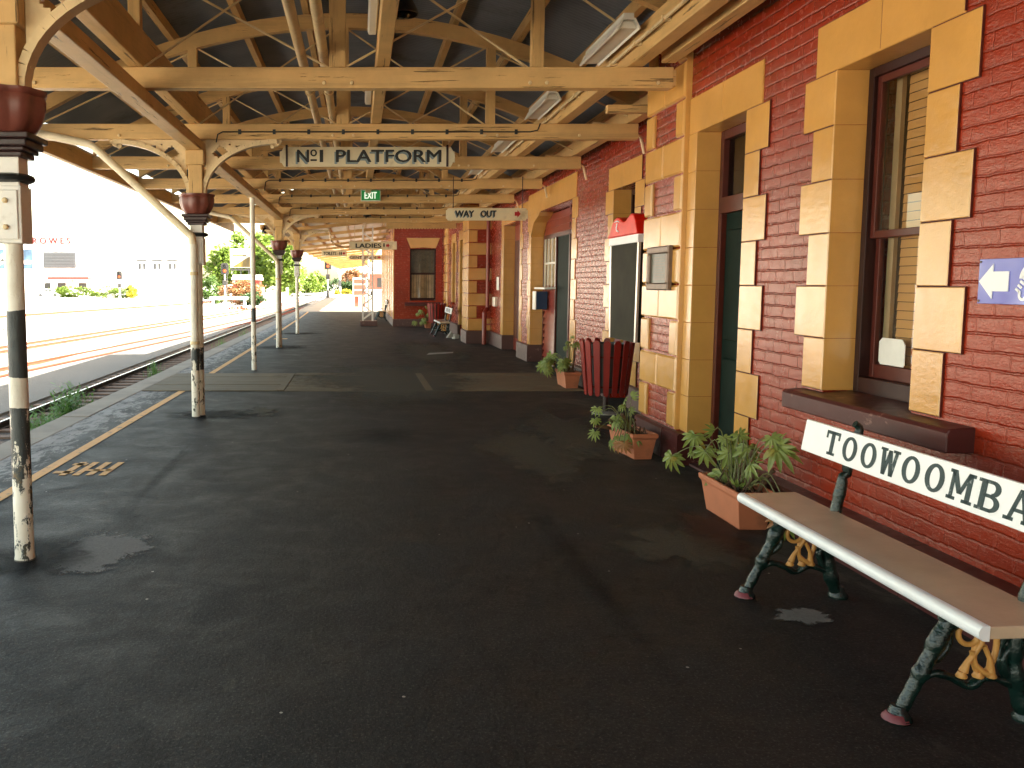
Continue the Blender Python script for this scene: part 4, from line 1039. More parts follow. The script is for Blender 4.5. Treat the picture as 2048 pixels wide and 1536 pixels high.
# framed plaque on the pilaster
S = thing('wall_plaque', 'dark slate plaque in a moulded bronze frame on the ochre pilaster', 'plaque', (2.9, 8.5, 1.6))
m = MB()
for (ya, yb, za, zb) in ((8.20, 8.80, 1.585, 1.655), (8.20, 8.80, 1.935, 2.005), (8.20, 8.27, 1.655, 1.935), (8.73, 8.80, 1.655, 1.935)): m.block(2.885, 2.93, ya, yb, za, zb, .012)
m.build('frame', 'bronze', S)
m = MB(); m.box(2.912, 2.93, 8.27, 8.73, 1.655, 1.935); m.build('tablet', 'slate', S)
m = MB()
for k in range(9):
    wd = rnd(.10, .19); m.box(2.9095, 2.9125, 8.5 - wd, 8.5 + wd, 1.69 + k * .026, 1.696 + k * .026)
m.build('engraving', 'bronze', S)
# small notices on the recessed wall
m = MB(); m.box(3.635, 3.645, 22.62, 22.98, 1.48, 1.82)
tag(m.build('wall_notice', 'paper'), 'small pale blue and white notice between doorway and downpipe', 'sign')
m = MB(); m.block(3.56, 3.645, 22.85, 23.2, 1.05, 1.30, .01)
tag(m.build('switch_box', 'bright_metal', bevel=.004), 'small metal box on the wall below the pale notice', 'box')

# ================================================================== TELEPHONE, BLUE BOX, DOWNPIPE
T = thing('payphone', 'payphone hood with red cap and dark glass side beside the pilaster', 'payphone', (3.35, 10.1, 0))
m = MB(); yA, yB = 9.62, 10.66; px0 = 3.06
def qd(m, ya, yb, ta, tb, x0, x1, zt, zb): m.add([(x0, ya, zt), (x0, yb, zt), (x0, tb, zb), (x0, ta, zb), (x1, ya, zt), (x1, yb, zt), (x1, tb, zb), (x1, ta, zb)], [(0,1,2,3),(7,6,5,4),(0,4,5,1),(1,5,6,2),(2,6,7,3),(3,7,4,0)])
qd(m, yA, yB, yA + .03, yB - .05, px0, px0 + .03, 2.10, 1.0)
sp = m.build('side_panel', 'phone_glass', T)
m = MB()
for (a, b) in (((yA, 2.10), (yA + .03, 1.0)), ((yB, 2.10), (yB - .05, 1.0))):
    m.bar((px0 + .012, a[0], a[1]), (px0 + .012, b[0], b[1]), .05, .026, (1, 0, 0))
m.build('trim', 'bright_metal', sp)
m = MB(); m.box(px0 + .035, 3.64, yA + .02, yA + .05, 1.0, 2.10); m.box(px0 + .035, 3.64, yB - .08, yB - .05, 1.0, 2.10); m.box(3.55, 3.64, yA + .051, yB - .081, 1.0, 2.10); m.build('hood', 'phone_glass', T)
m = MB(); m.box(px0 - .015, 3.64, yA - .03, yB + .03, 2.10, 2.19); m.build('white_band', 'sign_white', T, bevel=.006)
m = MB(); prof = [(yB + .05, 2.19), (yB + .03, 2.225), (yB - .04, 2.25), (yB - .08, 2.30), (yB - .14, 2.36), (yB - .22, 2.405), (yB - .32, 2.42), (yB - .42, 2.405), (yB - .52, 2.365), (yB - .60, 2.35), (yB - .68, 2.365), (yB - .78, 2.41), (yB - .86, 2.425), (yB - .94, 2.405), (yA + .03, 2.34), (yA - .03, 2.225), (yA - .05, 2.19)]
m.prism(prof, 0, px0 - .03, 3.64); m.build('cap', 'phone_red', T, bevel=.014)
m = MB(); xe_ = px0 - .034
m.tube([(xe_, yB - .26, 2.365), (xe_, yB - .34, 2.375), (xe_, yB - .42, 2.36)], .009, 6); m.tube([(xe_, yB - .36, 2.345), (xe_, yB - .33, 2.30), (xe_, yB - .35, 2.26), (xe_, yB - .42, 2.25)], .010, 6); m.build('emblem', 'sign_white', T, True)
m = MB(); m.box(3.35, 3.5, 9.9, 10.3, 1.25, 1.75); m.build('telephone', 'black_iron', T, bevel=.01)
m = MB(); m.tube([(3.56, 10.1, 0), (3.56, 10.1, 1.02)], .04, 10); m.build('pedestal', 'black_iron', T, True)
BX = thing('letter_box', 'small dark blue box with a white front below the ticket shelf', 'box', (3.8, 18.1, 1.1))
m = MB(); m.box(3.665, 3.893, 17.98, 18.28, 1.12, 1.49); m.build('case', 'post_blue', BX, bevel=.006)
m = MB(); m.box(3.645, 3.664, 17.975, 18.285, 1.115, 1.495); m.build('front', 'white_paint', BX, bevel=.005)
DP = thing('wall_downpipe', 'maroon downpipe standing in the corner beside the far banded pilaster', 'downpipe', (3.6, 23.98, 0))
m = MB(); m.tube([(3.55, 23.97, .92), (3.55, 23.97, 4.0)], .052, 12); m.build('pipe', 'board_red', DP, True)
m = MB(); m.tube([(3.45, 23.82, 0), (3.45, 23.82, .86), (3.50, 23.88, .93), (3.55, 23.96, .95)], .062, 12); m.build('lower_pipe', 'board_red', DP, True)
m = MB(); m.box(3.43, 3.64, 23.80, 23.97, .52, .56); m.build('clip', 'board_red', DP)
m = MB(); m.block(2.90, 3.06, 26.2, 26.6, 0, .12, .02); m.prism([(2.72, 0), (2.90, 0), (2.90, .1), (2.86, .2)], 1, 26.55, 26.9)
tag(m.build('stone_block', 'concrete', bevel=.01), 'low grey stone block at the foot of the far doorway', 'block')
m = MB(); m.lathe([(.03, 0), (.04, .09), (.042, .09), (.03, .005)], 0, 0, 12).xform(lambda q: Vector((2.80 + q.z, 25.9 + q.x, .045 + q.y)))
tag(m.build('paper_cup', 'paper', None, True), 'discarded white paper cup lying beside the low stone block', 'cup')
m = MB(); m.add([(1.85, 20.2, .004), (2.5, 20.5, .02), (2.55, 20.95, .012), (1.95, 20.7, .006)], [(0, 1, 2, 3)]); m.xform(lambda q: Vector((q.x - .25, q.y, q.z + .004)))
tag(raw('paper_sheet', m.v, m.f, 'grey_litter'), 'flat pale paper sheet lying on the asphalt near the ticket office', 'litter')

# ================================================================== BENCHES
random.seed(3)
def knob(pts, r0, r1, n=26, amp=.28, seed=0):
    """knobbly branch: resample a polyline and vary its radius"""
    P = [Vector(p) for p in pts]; L = [0]
    for a, b in zip(P[:-1], P[1:]): L.append(L[-1] + (b - a).length)
    out = []; rs = []
    for k in range(n):
        s_ = L[-1] * k / (n - 1); i = max(j for j in range(len(L)) if L[j] <= s_ + 1e-9); i = min(i, len(P) - 2)
        t_ = (s_ - L[i]) / max(1e-9, L[i + 1] - L[i])
        # catmull-rom
        p0 = P[max(i - 1, 0)]; p1 = P[i]; p2 = P[i + 1]; p3 = P[min(i + 2, len(P) - 1)]
        q = .5 * ((2 * p1) + (p2 - p0) * t_ + (2 * p0 - 5 * p1 + 4 * p2 - p3) * t_ ** 2 + (-p0 + 3 * p1 - 3 * p2 + p3) * t_ ** 3)
        out.append(q); r = r0 + (r1 - r0) * k / (n - 1)
        rs.append(r * (1 + amp * mnoise.noise(Vector((s_ * 22 + seed, seed * 1.7, 0)))))
    return out, rs
def slab_letters(m, s, u0, u1, z0, z1, put):
    """slab serif capitals in a unit grid; put(u, z) -> point pairs handled by caller through prism lists"""
    H = z1 - z0; adv = (u1 - u0) / len(s); polys = []
    wv, sf, th = .22, .13, .14
    def rect(a, b, c, d): polys.append([(a, c), (b, c), (b, d), (a, d)])
    def stroke(x0, y0, x1, y1, w_): polys.append([(x0 - w_ / 2, y0), (x0 + w_ / 2, y0), (x1 + w_ / 2, y1), (x1 - w_ / 2, y1)])
    res = []
    for i, ch in enumerate(s):
        polys = []
        if ch == 'T':
            rect(.39, .61, 0, 1); rect(.05, .95, .87, 1); rect(.05, .15, .68, .87); rect(.85, .95, .68, .87); rect(.25, .75, 0, .11)
        elif ch == 'O':
            for k in range(24):
                a0, a1 = 2 * math.pi * k / 24, 2 * math.pi * (k + 1) / 24
                polys.append([(.5 + .44 * math.cos(a0), .5 + .5 * math.sin(a0)), (.5 + .44 * math.cos(a1), .5 + .5 * math.sin(a1)), (.5 + .23 * math.cos(a1), .5 + .38 * math.sin(a1)), (.5 + .23 * math.cos(a0), .5 + .38 * math.sin(a0))])
        elif ch == 'W':
            stroke(.14, 1, .28, 0, .19); stroke(.5, .95, .30, 0, .15); stroke(.5, .95, .70, 0, .19); stroke(.86, 1, .72, 0, .15); rect(-.02, .34, .9, 1); rect(.66, 1.02, .9, 1)
        elif ch == 'M':
            rect(.08, .22, 0, 1); rect(.76, .95, 0, 1); stroke(.16, 1, .5, .25, .2); stroke(.84, 1, .5, .25, .15); rect(-.02, .34, 0, .11); rect(.64, 1.05, 0, .11); rect(-.02, .2, .89, 1); rect(.8, 1.05, .89, 1)
        elif ch == 'B':
            rect(.14, .36, 0, 1); rect(.02, .2, 0, .11); rect(.02, .2, .89, 1); rect(.3, .62, .89, 1); rect(.3, .64, .45, .56); rect(.3, .66, 0, .11)
            for (cz, rz, rx) in ((.745, .255, .32), (.275, .275, .36)):
                for k in range(10):
                    a0, a1 = -math.pi / 2 + math.pi * k / 10, -math.pi / 2 + math.pi * (k + 1) / 10
                    polys.append([(.58 + rx * math.cos(a0), cz + rz * math.sin(a0)), (.58 + rx * math.cos(a1), cz + rz * math.sin(a1)), (.58 + (rx - .2) * math.cos(a1), cz + (rz - .11) * math.sin(a1)), (.58 + (rx - .2) * math.cos(a0), cz + (rz - .11) * math.sin(a0))])
        elif ch == 'A':
            stroke(.16, 0, .47, 1, .14); stroke(.84, 0, .53, 1, .21); rect(.28, .72, .3, .41); rect(-.02, .34, 0, .11); rect(.64, 1.04, 0, .11)
        for pl in polys: res.append([(u0 + adv * (i + .06 + .86 * a), z0 + H * b) for a, b in pl])
    return res

def make_bench():
    b = thing('platform_bench', 'white bench lettered TOOWOOMBA with tan seat, against the near brick wall', 'bench', (2.3, 3.85, 0), 'station benches with cast iron branch legs')
    y0, y1 = 2.95, 4.90
    m = MB()   # seat: tan board with a rounded white front edge
    m.prism([(2.205, .412), (2.205, .458), (2.50, .468), (2.50, .422)], 1, y0, y1); m.build('seat', 'bench_tan', b, bevel=.004)
    m = MB(); pr = [(2.2045, .406), (2.2045, .461)] + [(2.188 - .022 * math.sin(a), .4335 + .0275 * math.cos(a)) for a in [math.pi * k / 8 for k in range(9)]]
    m.prism(pr, 1, y0 - .002, y1 + .002); m.build('seat_edge', 'bench_white', b, True)
    tilt = lambda z: 2.525 + (z - .71) * .16
    m = MB(); m.prism([(tilt(.71), .71), (tilt(.885), .885), (tilt(.885) + .025, .882), (tilt(.71) + .025, .707)], 1, y0, y1 + .02)
    bk = m.build('backrest', 'bench_white', b, bevel=.004)
    m = MB()
    for pl in slab_letters(m, 'TOOWOOMBA', 0, 1.50, .736, .862, None):
        n = len(pl); base = len(m.v)
        for dx in (-.0025, -.0002):
            for (u, z) in pl: m.v.append((tilt(z) + dx, 4.70 - u, z))
        m.f += [tuple(base + k for k in range(n)), tuple(base + n + k for k in range(n - 1, -1, -1))] + [(base + k, base + (k + 1) % n, base + n + (k + 1) % n, base + n + k) for k in range(n)]
    m.build('lettering', 'board_letters', bk)
    for yc_ in (3.18, 4.49):
        m = MB()
        pts, rs = knob([(2.055, yc_, .03), (2.10, yc_, .13), (2.155, yc_, .25), (2.20, yc_, .35), (2.25, yc_, .415)], .026, .034, 40, .35, yc_); m.tube(pts, rs, 10)
        pts, rs = knob([(2.53, yc_, .03), (2.495, yc_, .12), (2.475, yc_, .25), (2.485, yc_, .36), (2.50, yc_, .44), (2.515, yc_, .53), (2.53, yc_, .62), (2.525, yc_, .72), (2.56, yc_, .83), (2.575, yc_, .90), (2.55, yc_, .925)], .034, .022, 64, .35, yc_ + 3)
        rs[:] = [r for r in rs]; m.tube([p_ + Vector((.03 if p_.z > .66 else 0, 0, 0)) for p_ in pts], rs, 10)
        pts, rs = knob([(2.11, yc_, .15), (2.18, yc_, .185), (2.25, yc_, .165), (2.31, yc_, .135), (2.37, yc_, .17), (2.44, yc_, .155), (2.49, yc_, .13)], .016, .016, 36, .4, yc_ + 5); m.tube(pts, rs, 8)
        pts, rs = knob([(2.14, yc_, .235), (2.19, yc_, .25), (2.225, yc_, .30), (2.22, yc_, .37)], .017, .014, 24, .4, yc_ + 7); m.tube(pts, rs, 8)
        pts, rs = knob([(2.47, yc_, .30), (2.43, yc_, .24), (2.45, yc_, .17)], .018, .016, 20, .4, yc_ + 9); m.tube(pts, rs, 8)
        pts, rs = knob([(2.46, yc_, .39), (2.43, yc_, .33), (2.41, yc_, .25)], .018, .014, 20, .4, yc_ + 13); m.tube(pts, rs, 8)
        pts, rs = knob([(2.19, yc_, .41), (2.30, yc_, .405), (2.40, yc_, .41), (2.52, yc_, .425)], .026, .024, 26, .2, yc_ + 11); m.tube(pts, rs, 8)
        for (fx, sg) in ((2.05, -1), (2.54, 1)):
            m.lathe([(.048, 0), (.05, .012), (.034, .035), (.026, .06)], fx, yc_, 14)
        leg = m.build('leg_frame', 'bench_green', b, True, ang=60)
        m = MB()
        def el(cx, cz, rx, rz, a0=0, a1=2 * math.pi, n=28, r=.0105, tilt_=0):
            m.tube([(cx + rx * math.cos(a0 + (a1 - a0) * k / n) + tilt_ * rz * math.sin(a0 + (a1 - a0) * k / n), yc_ - .012, cz + rz * math.sin(a0 + (a1 - a0) * k / n)) for k in range(n + 1)], r, 8)
        el(2.355, .285, .040, .098, tilt_=.10)                       # tall oval of the Q
        el(2.290, .345, .040, .042)                                  # bowl of the R
        m.tube([(2.33, yc_ - .02, .385), (2.335, yc_ - .02, .31), (2.31, yc_ - .02, .27), (2.285, yc_ - .02, .235), (2.272, yc_ - .02, .20)], [.010, .010, .010, .011, .017], 8)
        m.tube([(2.30, yc_ - .02, .28), (2.315, yc_ - .02, .23), (2.345, yc_ - .02, .20), (2.375, yc_ - .02, .19)], [.010, .010, .012, .014], 8)
        m.tube([(2.345, yc_ - .02, .30), (2.37, yc_ - .02, .25), (2.375, yc_ - .02, .20)], [.010, .010, .016], 8)
        for fx in (2.268, 2.33, 2.378): m.lathe([(.019, .178), (.021, .183), (.012, .20)], fx, yc_ - .018, 10)
        m.build('monogram', 'monogram', leg, True, ang=60)
        m = MB(); m.lathe([(.036, .001), (.052, .006), (.050, .014), (.036, .032)], 2.045, yc_, 14); m.build('worn_toe', 'bench_chip', leg, True)
    return b
bench = make_bench()
clone(bench, (2.66, 27.95, 0), 'smaller looking white lettered bench in front of the slatted bin, mid distance')
clone(bench, (1.04, 39.3, 0), 'bench seen end on behind the lattice tower, against the wing side wall')

# ================================================================== BINS
def make_bin(x, y_):
    b = thing('slatted_bin', 'maroon slatted litter bin below the payphone', 'bin', (x, y_, 0), 'slatted litter bins')
    m = MB(); m.lathe([(.20, .28), (.265, .90), (.255, .90), (.19, .30)], x, y_, 28); m.build('liner', 'bin_liner', b, True)
    m = MB()
    for (z, r) in ((.36, .235), (.74, .285)):
        n = 36; m.tube([(x + r * math.cos(2 * math.pi * k / n), y_ + r * math.sin(2 * math.pi * k / n), z) for k in range(n + 1)], .014, 6)
    m.build('hoop', 'frame_maroon', b, True)
    for k in range(16):
        a = 2 * math.pi * (k + .3) / 16; m = MB()
        ca, sa = math.cos(a), math.sin(a)
        for tz in (0,):
            pr = []; hw0, hw1 = .032, .043; n = 6
            for j in range(n + 1): t_ = math.pi + math.pi * j / n; pr.append((hw0 * math.cos(t_), .275 + hw0 * math.sin(t_), 0))
            for j in range(n + 1): t_ = math.pi * j / n; pr.append((hw1 * math.cos(t_), .905 + hw1 * math.sin(t_), 1))
        vs = []
        for dr in (0, .018):
            for (u, z, q) in pr:
                r = .250 + (.322 - .250) * (z - .25) / .69 + dr
                vs.append((x + ca * r - sa * u, y_ + sa * r + ca * u, z))
        n = len(pr); m.add(vs, [tuple(range(n)), tuple(range(2 * n - 1, n - 1, -1))] + [(i, (i + 1) % n, n + (i + 1) % n, n + i) for i in range(n)])
        m.build('slat', 'bin_red', b)
    m = MB(); m.tube([(x, y_, 0), (x, y_, .3)], .035, 12); m.build('post', 'capital_dark', b, True)
    m = MB(); m.lathe([(.17, 0), (.17, .012), (.05, .03)], x, y_, 20); m.build('base_plate', 'concrete', b, True)
    return b
bn = make_bin(3.16, 11.05)
clone(bn, (2.84, 31.5, 0), 'second maroon slatted bin behind the mid distance bench')

# ================================================================== PLANTERS AND PLANTS
def make_planter(cx, cy, L=.66, Wd=.27, H=.265, rz=0):
    b = thing('planter_box', 'terracotta planter under the end of the near bench', 'planter', (cx, cy, 0), 'terracotta trough planters along the wall')
    m = MB()
    def ring(l, w_, z): return [(cx - w_ / 2, cy - l / 2, z), (cx + w_ / 2, cy - l / 2, z), (cx + w_ / 2, cy + l / 2, z), (cx - w_ / 2, cy + l / 2, z)]
    R_ = [ring(L - .10, Wd - .09, 0), ring(L - .035, Wd - .03, H - .055), ring(L - .025, Wd - .02, H - .052), ring(L - .02, Wd - .015, H - .045), ring(L, Wd, H - .038), ring(L + .004, Wd + .004, H - .008), ring(L - .004, Wd - .004, H), ring(L - .04, Wd - .04, H), ring(L - .06, Wd - .06, H - .05)]
    vs = [p_ for r in R_ for p_ in r]; fs = [(3, 2, 1, 0)]
    for i in range(len(R_) - 1):
        for j in range(4): fs.append((4*i+j, 4*i+(j+1)%4, 4*i+4+(j+1)%4, 4*i+4+j))
    m.add(vs, fs); m.build('trough', 'terracotta', b, bevel=.004)
    m = MB(); n = 10
    for i in range(n + 1):
        for j in range(5):
            m.v.append((cx - (Wd - .06) / 2 + (Wd - .06) * j / 4, cy - (L - .06) / 2 + (L - .06) * i / n, H - .045 + rnd(0, .025)))
    m.f = [(i*5+j, i*5+j+1, i*5+j+6, i*5+j+5) for i in range(n) for j in range(4)]
    raw('soil', m.v, m.f, 'soil', b); return b
pl1 = make_planter(2.655, 6.03)
pl1.rotation_euler.z = 0
pl2 = clone(pl1, (2.66, 8.38, 0), 'terracotta planter at the foot of the banded pilaster', R(6), .93)
pl3 = clone(pl1, (3.37, 13.95, 0), 'terracotta planter beyond the bin, near the ticket office front', 0, 1.0)
pl4 = clone(pl1, (2.62, 32.7, 0), 'distant planter beside the second bin at the wing wall', 0, 1.0)

def lobed_leaf(V, Fc, base, direction, normal, L, Wd, droop=.5, lobes=9):
    """star shaped blade: long narrow lobes fanning out from the end of the leaf stalk, tips bending down"""
    d = Vector(direction).normalized(); nn = Vector(normal).normalized(); s_ = d.cross(nn)
    if s_.length < .15: nn = Vector((nn.z, -.4, .6)); s_ = d.cross(nn)
    s_.normalize(); nn = s_.cross(d).normalized(); base = Vector(base)
    if nn.dot(Vector(normal)) < 0: nn = -nn
    for k in range(lobes):
        a = R(128) * (2 * k / (lobes - 1) - 1) + rnd(-.06, .06)
        ln = L * (.62 + .42 * math.cos(a * .62)) * rnd(.88, 1.08); hw = L * .125 * rnd(.85, 1.15)
        dd = d * math.cos(a) + s_ * math.sin(a); ss = s_ * math.cos(a) - d * math.sin(a); tw = rnd(-.25, .25)
        org = base - d * (L * .0)
        pts = []
        for t_, wv in ((.0, .35), (.22, .62), (.5, 1.0), (.78, .72), (1.0, .0)):
            c = org + dd * (ln * t_ * (1 - .12 * droop * t_)) - nn * (ln * droop * .55 * t_ * t_) + Vector((0, 0, -1)) * (ln * .22 * droop * t_ * t_)
            pts.append((c, hw * wv))
        b = len(V)
        for c, wv in pts[:-1]:
            V.append(tuple(c - ss * wv + nn * wv * (.35 + tw))); V.append(tuple(c)); V.append(tuple(c + ss * wv + nn * wv * (.35 - tw)))
        V.append(tuple(pts[-1][0])); n = len(pts) - 1
        for i in range(n - 1):
            q = b + 3 * i; Fc.append((q, q + 1, q + 4, q + 3)); Fc.append((q + 1, q + 2, q + 5, q + 4))
        q = b + 3 * (n - 1); Fc.append((q, q + 1, q + 3)); Fc.append((q + 1, q + 2, q + 3))

def make_plant(label, cx, cy, z0, leaves, stems, dry=(), seed=1):
    """leaves: (base offset, blade direction, length) with a petiole arching from the crown to the blade"""
    random.seed(seed)
    t_ = thing('leafy_plant', label, 'plant', (cx, cy, z0), 'lobed leaf plants in the planters')
    m = MB()
    for (a, b, c) in stems:
        pts, rs = knob([(cx + a[0], cy + a[1], z0 + a[2]), (cx + b[0], cy + b[1], z0 + b[2]), (cx + c[0], cy + c[1], z0 + c[2])], .020, .013, 26, .45, a[0] * 9); m.tube(pts, rs, 8)
    for k in range(26):   # tangle of dead roots and twigs
        x, y_ = cx + rnd(-.09, .09), cy + rnd(-.24, .24); dx, dy = rnd(-.10, .10), rnd(-.12, .12)
        m.tube([(x, y_, z0 - .01), (x + dx * .5, y_ + dy * .5, z0 + rnd(.04, .10)), (x + dx, y_ + dy, z0 + rnd(0, .05))], .0045, 5)
    m.build('stem', 'plant_stem', t_, True)
    V, Fc = [], []; m = MB(); Vd, Fd = [], []
    extra = []
    for (o_, d, L) in leaves[::2]:
        extra.append(((o_[0] + rnd(-.06, .05), o_[1] + rnd(-.08, .08), max(.0, o_[2] + rnd(-.14, .05))), (rnd(-.6, .3), rnd(-.8, -.1), rnd(-1, -.2)), L * rnd(.45, .8)))
    for (o_, d, L) in leaves + extra + list(dry):
        base = Vector((cx + o_[0], cy + o_[1], z0 + o_[2])); st = Vector((cx + rnd(-.03, .03), cy + o_[1] * .35 + rnd(-.05, .05), z0 + .03))
        mid = (st + base) / 2 + Vector((0, 0, .10 + .08 * rnd(0, 1)))
        pts, _ = knob([st, mid, base], .006, .004, 12, 0); m.tube(pts, [.0038] * 12, 5)
        (lobed_leaf(Vd, Fd, base, d, (-.4, -.7, .4), L * .62, 0, .6) if (o_, d, L) in dry else lobed_leaf(V, Fc, base, d, (rnd(-.8, -.1), rnd(-1, -.4), rnd(.2, .8)), L * rnd(.42, .72), 0, rnd(.3, 1.0)))
    m.build('petiole', 'petiole', t_, True); raw('foliage', V, Fc, 'philodendron', t_)
    if Fd: raw('dry_foliage', Vd, Fd, 'dry_leaf', t_)
    return t_
LV1 = [((-.17, .36, .30), (-.3, -.1, -.9), .19), ((-.28, .50, .12), (-.2, 0, -1), .19), ((-.10, .20, .36), (-.3, -.3, .6), .17), ((-.12, .28, .20), (.1, -.1, -1), .22), ((-.02, .10, .22), (0, -.1, -1), .25), ((.03, .06, .36), (.5, -.2, -.6), .20),
       ((.06, -.02, .28), (-.1, -.3, -.8), .20), ((.10, -.34, .34), (.5, -.4, -.1), .25), ((.12, -.36, .36), (-.2, -.5, .5), .20), ((-.03, -.10, .02), (-.2, -.9, .35), .24), ((.02, -.12, .12), (.2, -.8, -.5), .20), ((-.05, .14, .05), (-.2, -.3, -.9), .22), ((.08, -.52, -.08), (-.25, -.5, -.8), .20), ((.10, -.5, -.06), (.2, -.6, -.7), .19), ((.06, .22, .30), (.3, -.2, -.5), .18), ((.0, -.2, .20), (.1, -.6, .1), .18)]
make_plant('tall lobed leaf plant in the near planter, leaves over the bench end', 2.66, 6.03, .23, LV1, [((.0, .1, 0), (.05, .02, .14), (.08, -.05, .27)), ((.04, -.1, 0), (.02, -.18, .10), (.03, -.22, .22)), ((-.03, .15, 0), (-.02, .2, .10), (.0, .18, .2)), ((.06, -.2, .0), (.08, -.24, .1), (.12, -.28, .18))], [((.06, -.50, -.10), (-.2, -.5, -.9), .17)], 11)
LV2 = [((-.08, -.12, .33), (-.2, -.7, .3), .17), ((-.02, -.16, .38), (.1, -.5, .6), .15), ((-.28, .10, .22), (-.2, -.1, -.8), .17), ((-.35, -.10, .02), (-.3, -.1, -.6), .14), ((-.20, -.18, -.05), (-.1, -.4, -.9), .20), ((-.10, -.22, .0), (.1, -.5, -.9), .22), ((-.14, -.05, .16), (-.1, -.4, -.8), .19), ((.05, .1, .20), (.3, -.3, .3), .12), ((-.06, -.25, .02), (.2, -.6, -.7), .18)]
make_plant('sprawling lobed leaf plant in the planter by the banded pilaster', 2.62, 8.38, .21, LV2, [((-.02, .05, 0), (-.12, .0, .08), (-.20, -.06, .14)), ((.02, .0, 0), (-.04, -.08, .12), (-.10, -.12, .2)), ((.02, .12, 0), (.06, .1, .08), (.08, .04, .12)), ((-.05, .15, 0), (-.2, .1, .04), (-.3, .06, .05))], [((-.16, -.24, -.06), (-.1, -.3, -1), .15), ((-.12, -.28, -.06), (.15, -.3, -1), .16)], 17)
LV3 = [((-.24, .25, .16), (-.3, -.2, -.9), .26), ((-.30, .18, .18), (-.4, -.1, -.8), .26), ((-.34, .05, .14), (-.2, -.2, -.9), .28), ((-.20, .30, .24), (-.2, 0, -.6), .24), ((-.12, -.10, .14), (-.1, -.2, -1), .28), ((-.08, -.05, .18), (.1, -.3, -.9), .26), ((.02, .1, .48), (-.5, -.2, -.2), .16), ((.10, -.05, .46), (.4, -.3, -.4), .17), ((.06, 0, .55), (.2, .1, .5), .12), ((-.36, .2, .10), (-.3, .1, -.9), .24), ((-.26, .4, .12), (-.2, .2, -.9), .24)]
make_plant('drooping bright leaved plant in the planter past the first bin', 3.37, 13.95, .24, LV3, [((0, .05, 0), (.02, .05, .2), (.03, .06, .42)), ((.05, -.05, 0), (.08, -.06, .2), (.09, -.06, .40)), ((-.03, .1, 0), (-.1, .15, .1), (-.18, .2, .15))], (), 23)
LV4 = [((-.40, -.4, .30), (-.3, -.3, -.8), .26), ((-.30, -.4, .42), (-.2, -.2, -.5), .24), ((-.20, -.45, .10), (-.1, -.3, -.9), .28), ((-.1, -.45, .5), (-.1, -.4, .3), .22), ((-.50, -.3, -.02), (-.3, -.2, -.8), .22), ((-.15, -.4, .0), (0, -.4, -.9), .26), ((-.28, -.4, -.02), (-.2, -.3, -.9), .26), ((.0, -.4, .3), (.1, -.4, -.8), .24)]
make_plant('distant lobed leaf plant spilling over beside the second bin', 2.62, 32.7, .24, LV4, [((0, 0, 0), (-.1, -.1, .2), (-.15, -.2, .35)), ((.05, -.1, 0), (0, -.2, .15), (-.1, -.3, .25))], (), 29)

# ================================================================== LATTICE TOWER
L = thing('lattice_tower', 'cream steel lattice tower on a brown plinth before the wing', 'tower', (.42, 34.4, 0))
m = MB(); m.block(.10, .77, 34.05, 34.75, 0, .20, .02, 'y'); m.build('base', 'mauve_plinth', L)
m = MB()
for x in (.21, .59):
    for y_ in (34.18, 34.62): m.box(x - .03, x + .03, y_ - .03, y_ + .03, .2, 3.85)
m.build('corner_post', 'white_paint', L)
m = MB(); z = .25; k = 0
while z < 3.6:
    for (a, b) in (((.21, 34.165), (.59, 34.165)), ((.21, 34.635), (.59, 34.635)), ((.195, 34.18), (.195, 34.62)), ((.605, 34.18), (.605, 34.62))):
        q0, q1 = (a, b) if k % 2 == 0 else (b, a)
        m.bar((q0[0], q0[1], z), (q1[0], q1[1], z + .28), .045, .008, (0, 1, 0) if a[1] == b[1] else (1, 0, 0))
    z += .28; k += 1
m.build('lattice', 'white_paint', L)

# ================================================================== TRACKS
def track(name, label, pts, zt, mat_, sleepers, grp=None, gauge=1.067):
    t_ = thing(name, label, 'railway track', (pts[0][0], pts[0][1], zt), 'railway tracks in the yard')
    for sg in (-1, 1):
        m = MB(); mt_ = MB()
        for (a, b) in zip(pts[:-1], pts[1:]):
            d = Vector((b[0] - a[0], b[1] - a[1], 0)).normalized(); n_ = Vector((d.y, -d.x, 0)) * (sg * gauge / 2)
            p0 = Vector((*a, 0)) + n_; p1 = Vector((*b, 0)) + n_
            mt_.bar((p0.x, p0.y, zt - .004), (p1.x, p1.y, zt - .004), .046, .008); m.bar((p0.x, p0.y, zt - .022), (p1.x, p1.y, zt - .022), .062, .028); m.bar((p0.x, p0.y, zt - .075), (p1.x, p1.y, zt - .075), .018, .078); m.bar((p0.x, p0.y, zt - .123), (p1.x, p1.y, zt - .123), .12, .02)
        rl_ = m.build('rail', 'rail_web' if mat_ == 'rail_steel' else mat_, t_); mt_.build('rail_head', mat_, rl_)
    if sleepers:
        base = None; a = Vector((*pts[0], 0)); b = Vector((*pts[-1], 0))
        for k in range(sleepers):
            y_ = 9.0 + k * .62
            if base is None:
                m = MB(); m.box(pts[0][0] - 1.05, pts[0][0] + 1.05, y_, y_ + .23, zt - .25, zt - .118); base = m.build('sleeper', 'sleeper', t_, bevel=.01)
            else:
                c = base.copy(); c.location.y = base.location.y + k * .62; c.location.x += rnd(-.05, .05); c.rotation_euler.z = rnd(-.00, .00); COL.objects.link(c)
    return t_
XT = -6.11 + .533
track('railway_track', 'shiny railed track right beside the platform edge', [(XT, -9), (XT, 130)], -.70, 'rail_steel', 80)
def crv(x0, y0, x1, y1, n=10): return [(x0 + (x1 - x0) * k / n, y0 + (y1 - y0) * k / n) for k in range(n + 1)]
track('railway_track', 'rusty track in sunlight next to the shaded path', [(-11.6, 4)] + crv(-9.75, 24, -8.0, 43, 3) + [(-6.6, 66), (-6.0, 90)], -.735, 'rail_rust', 0)
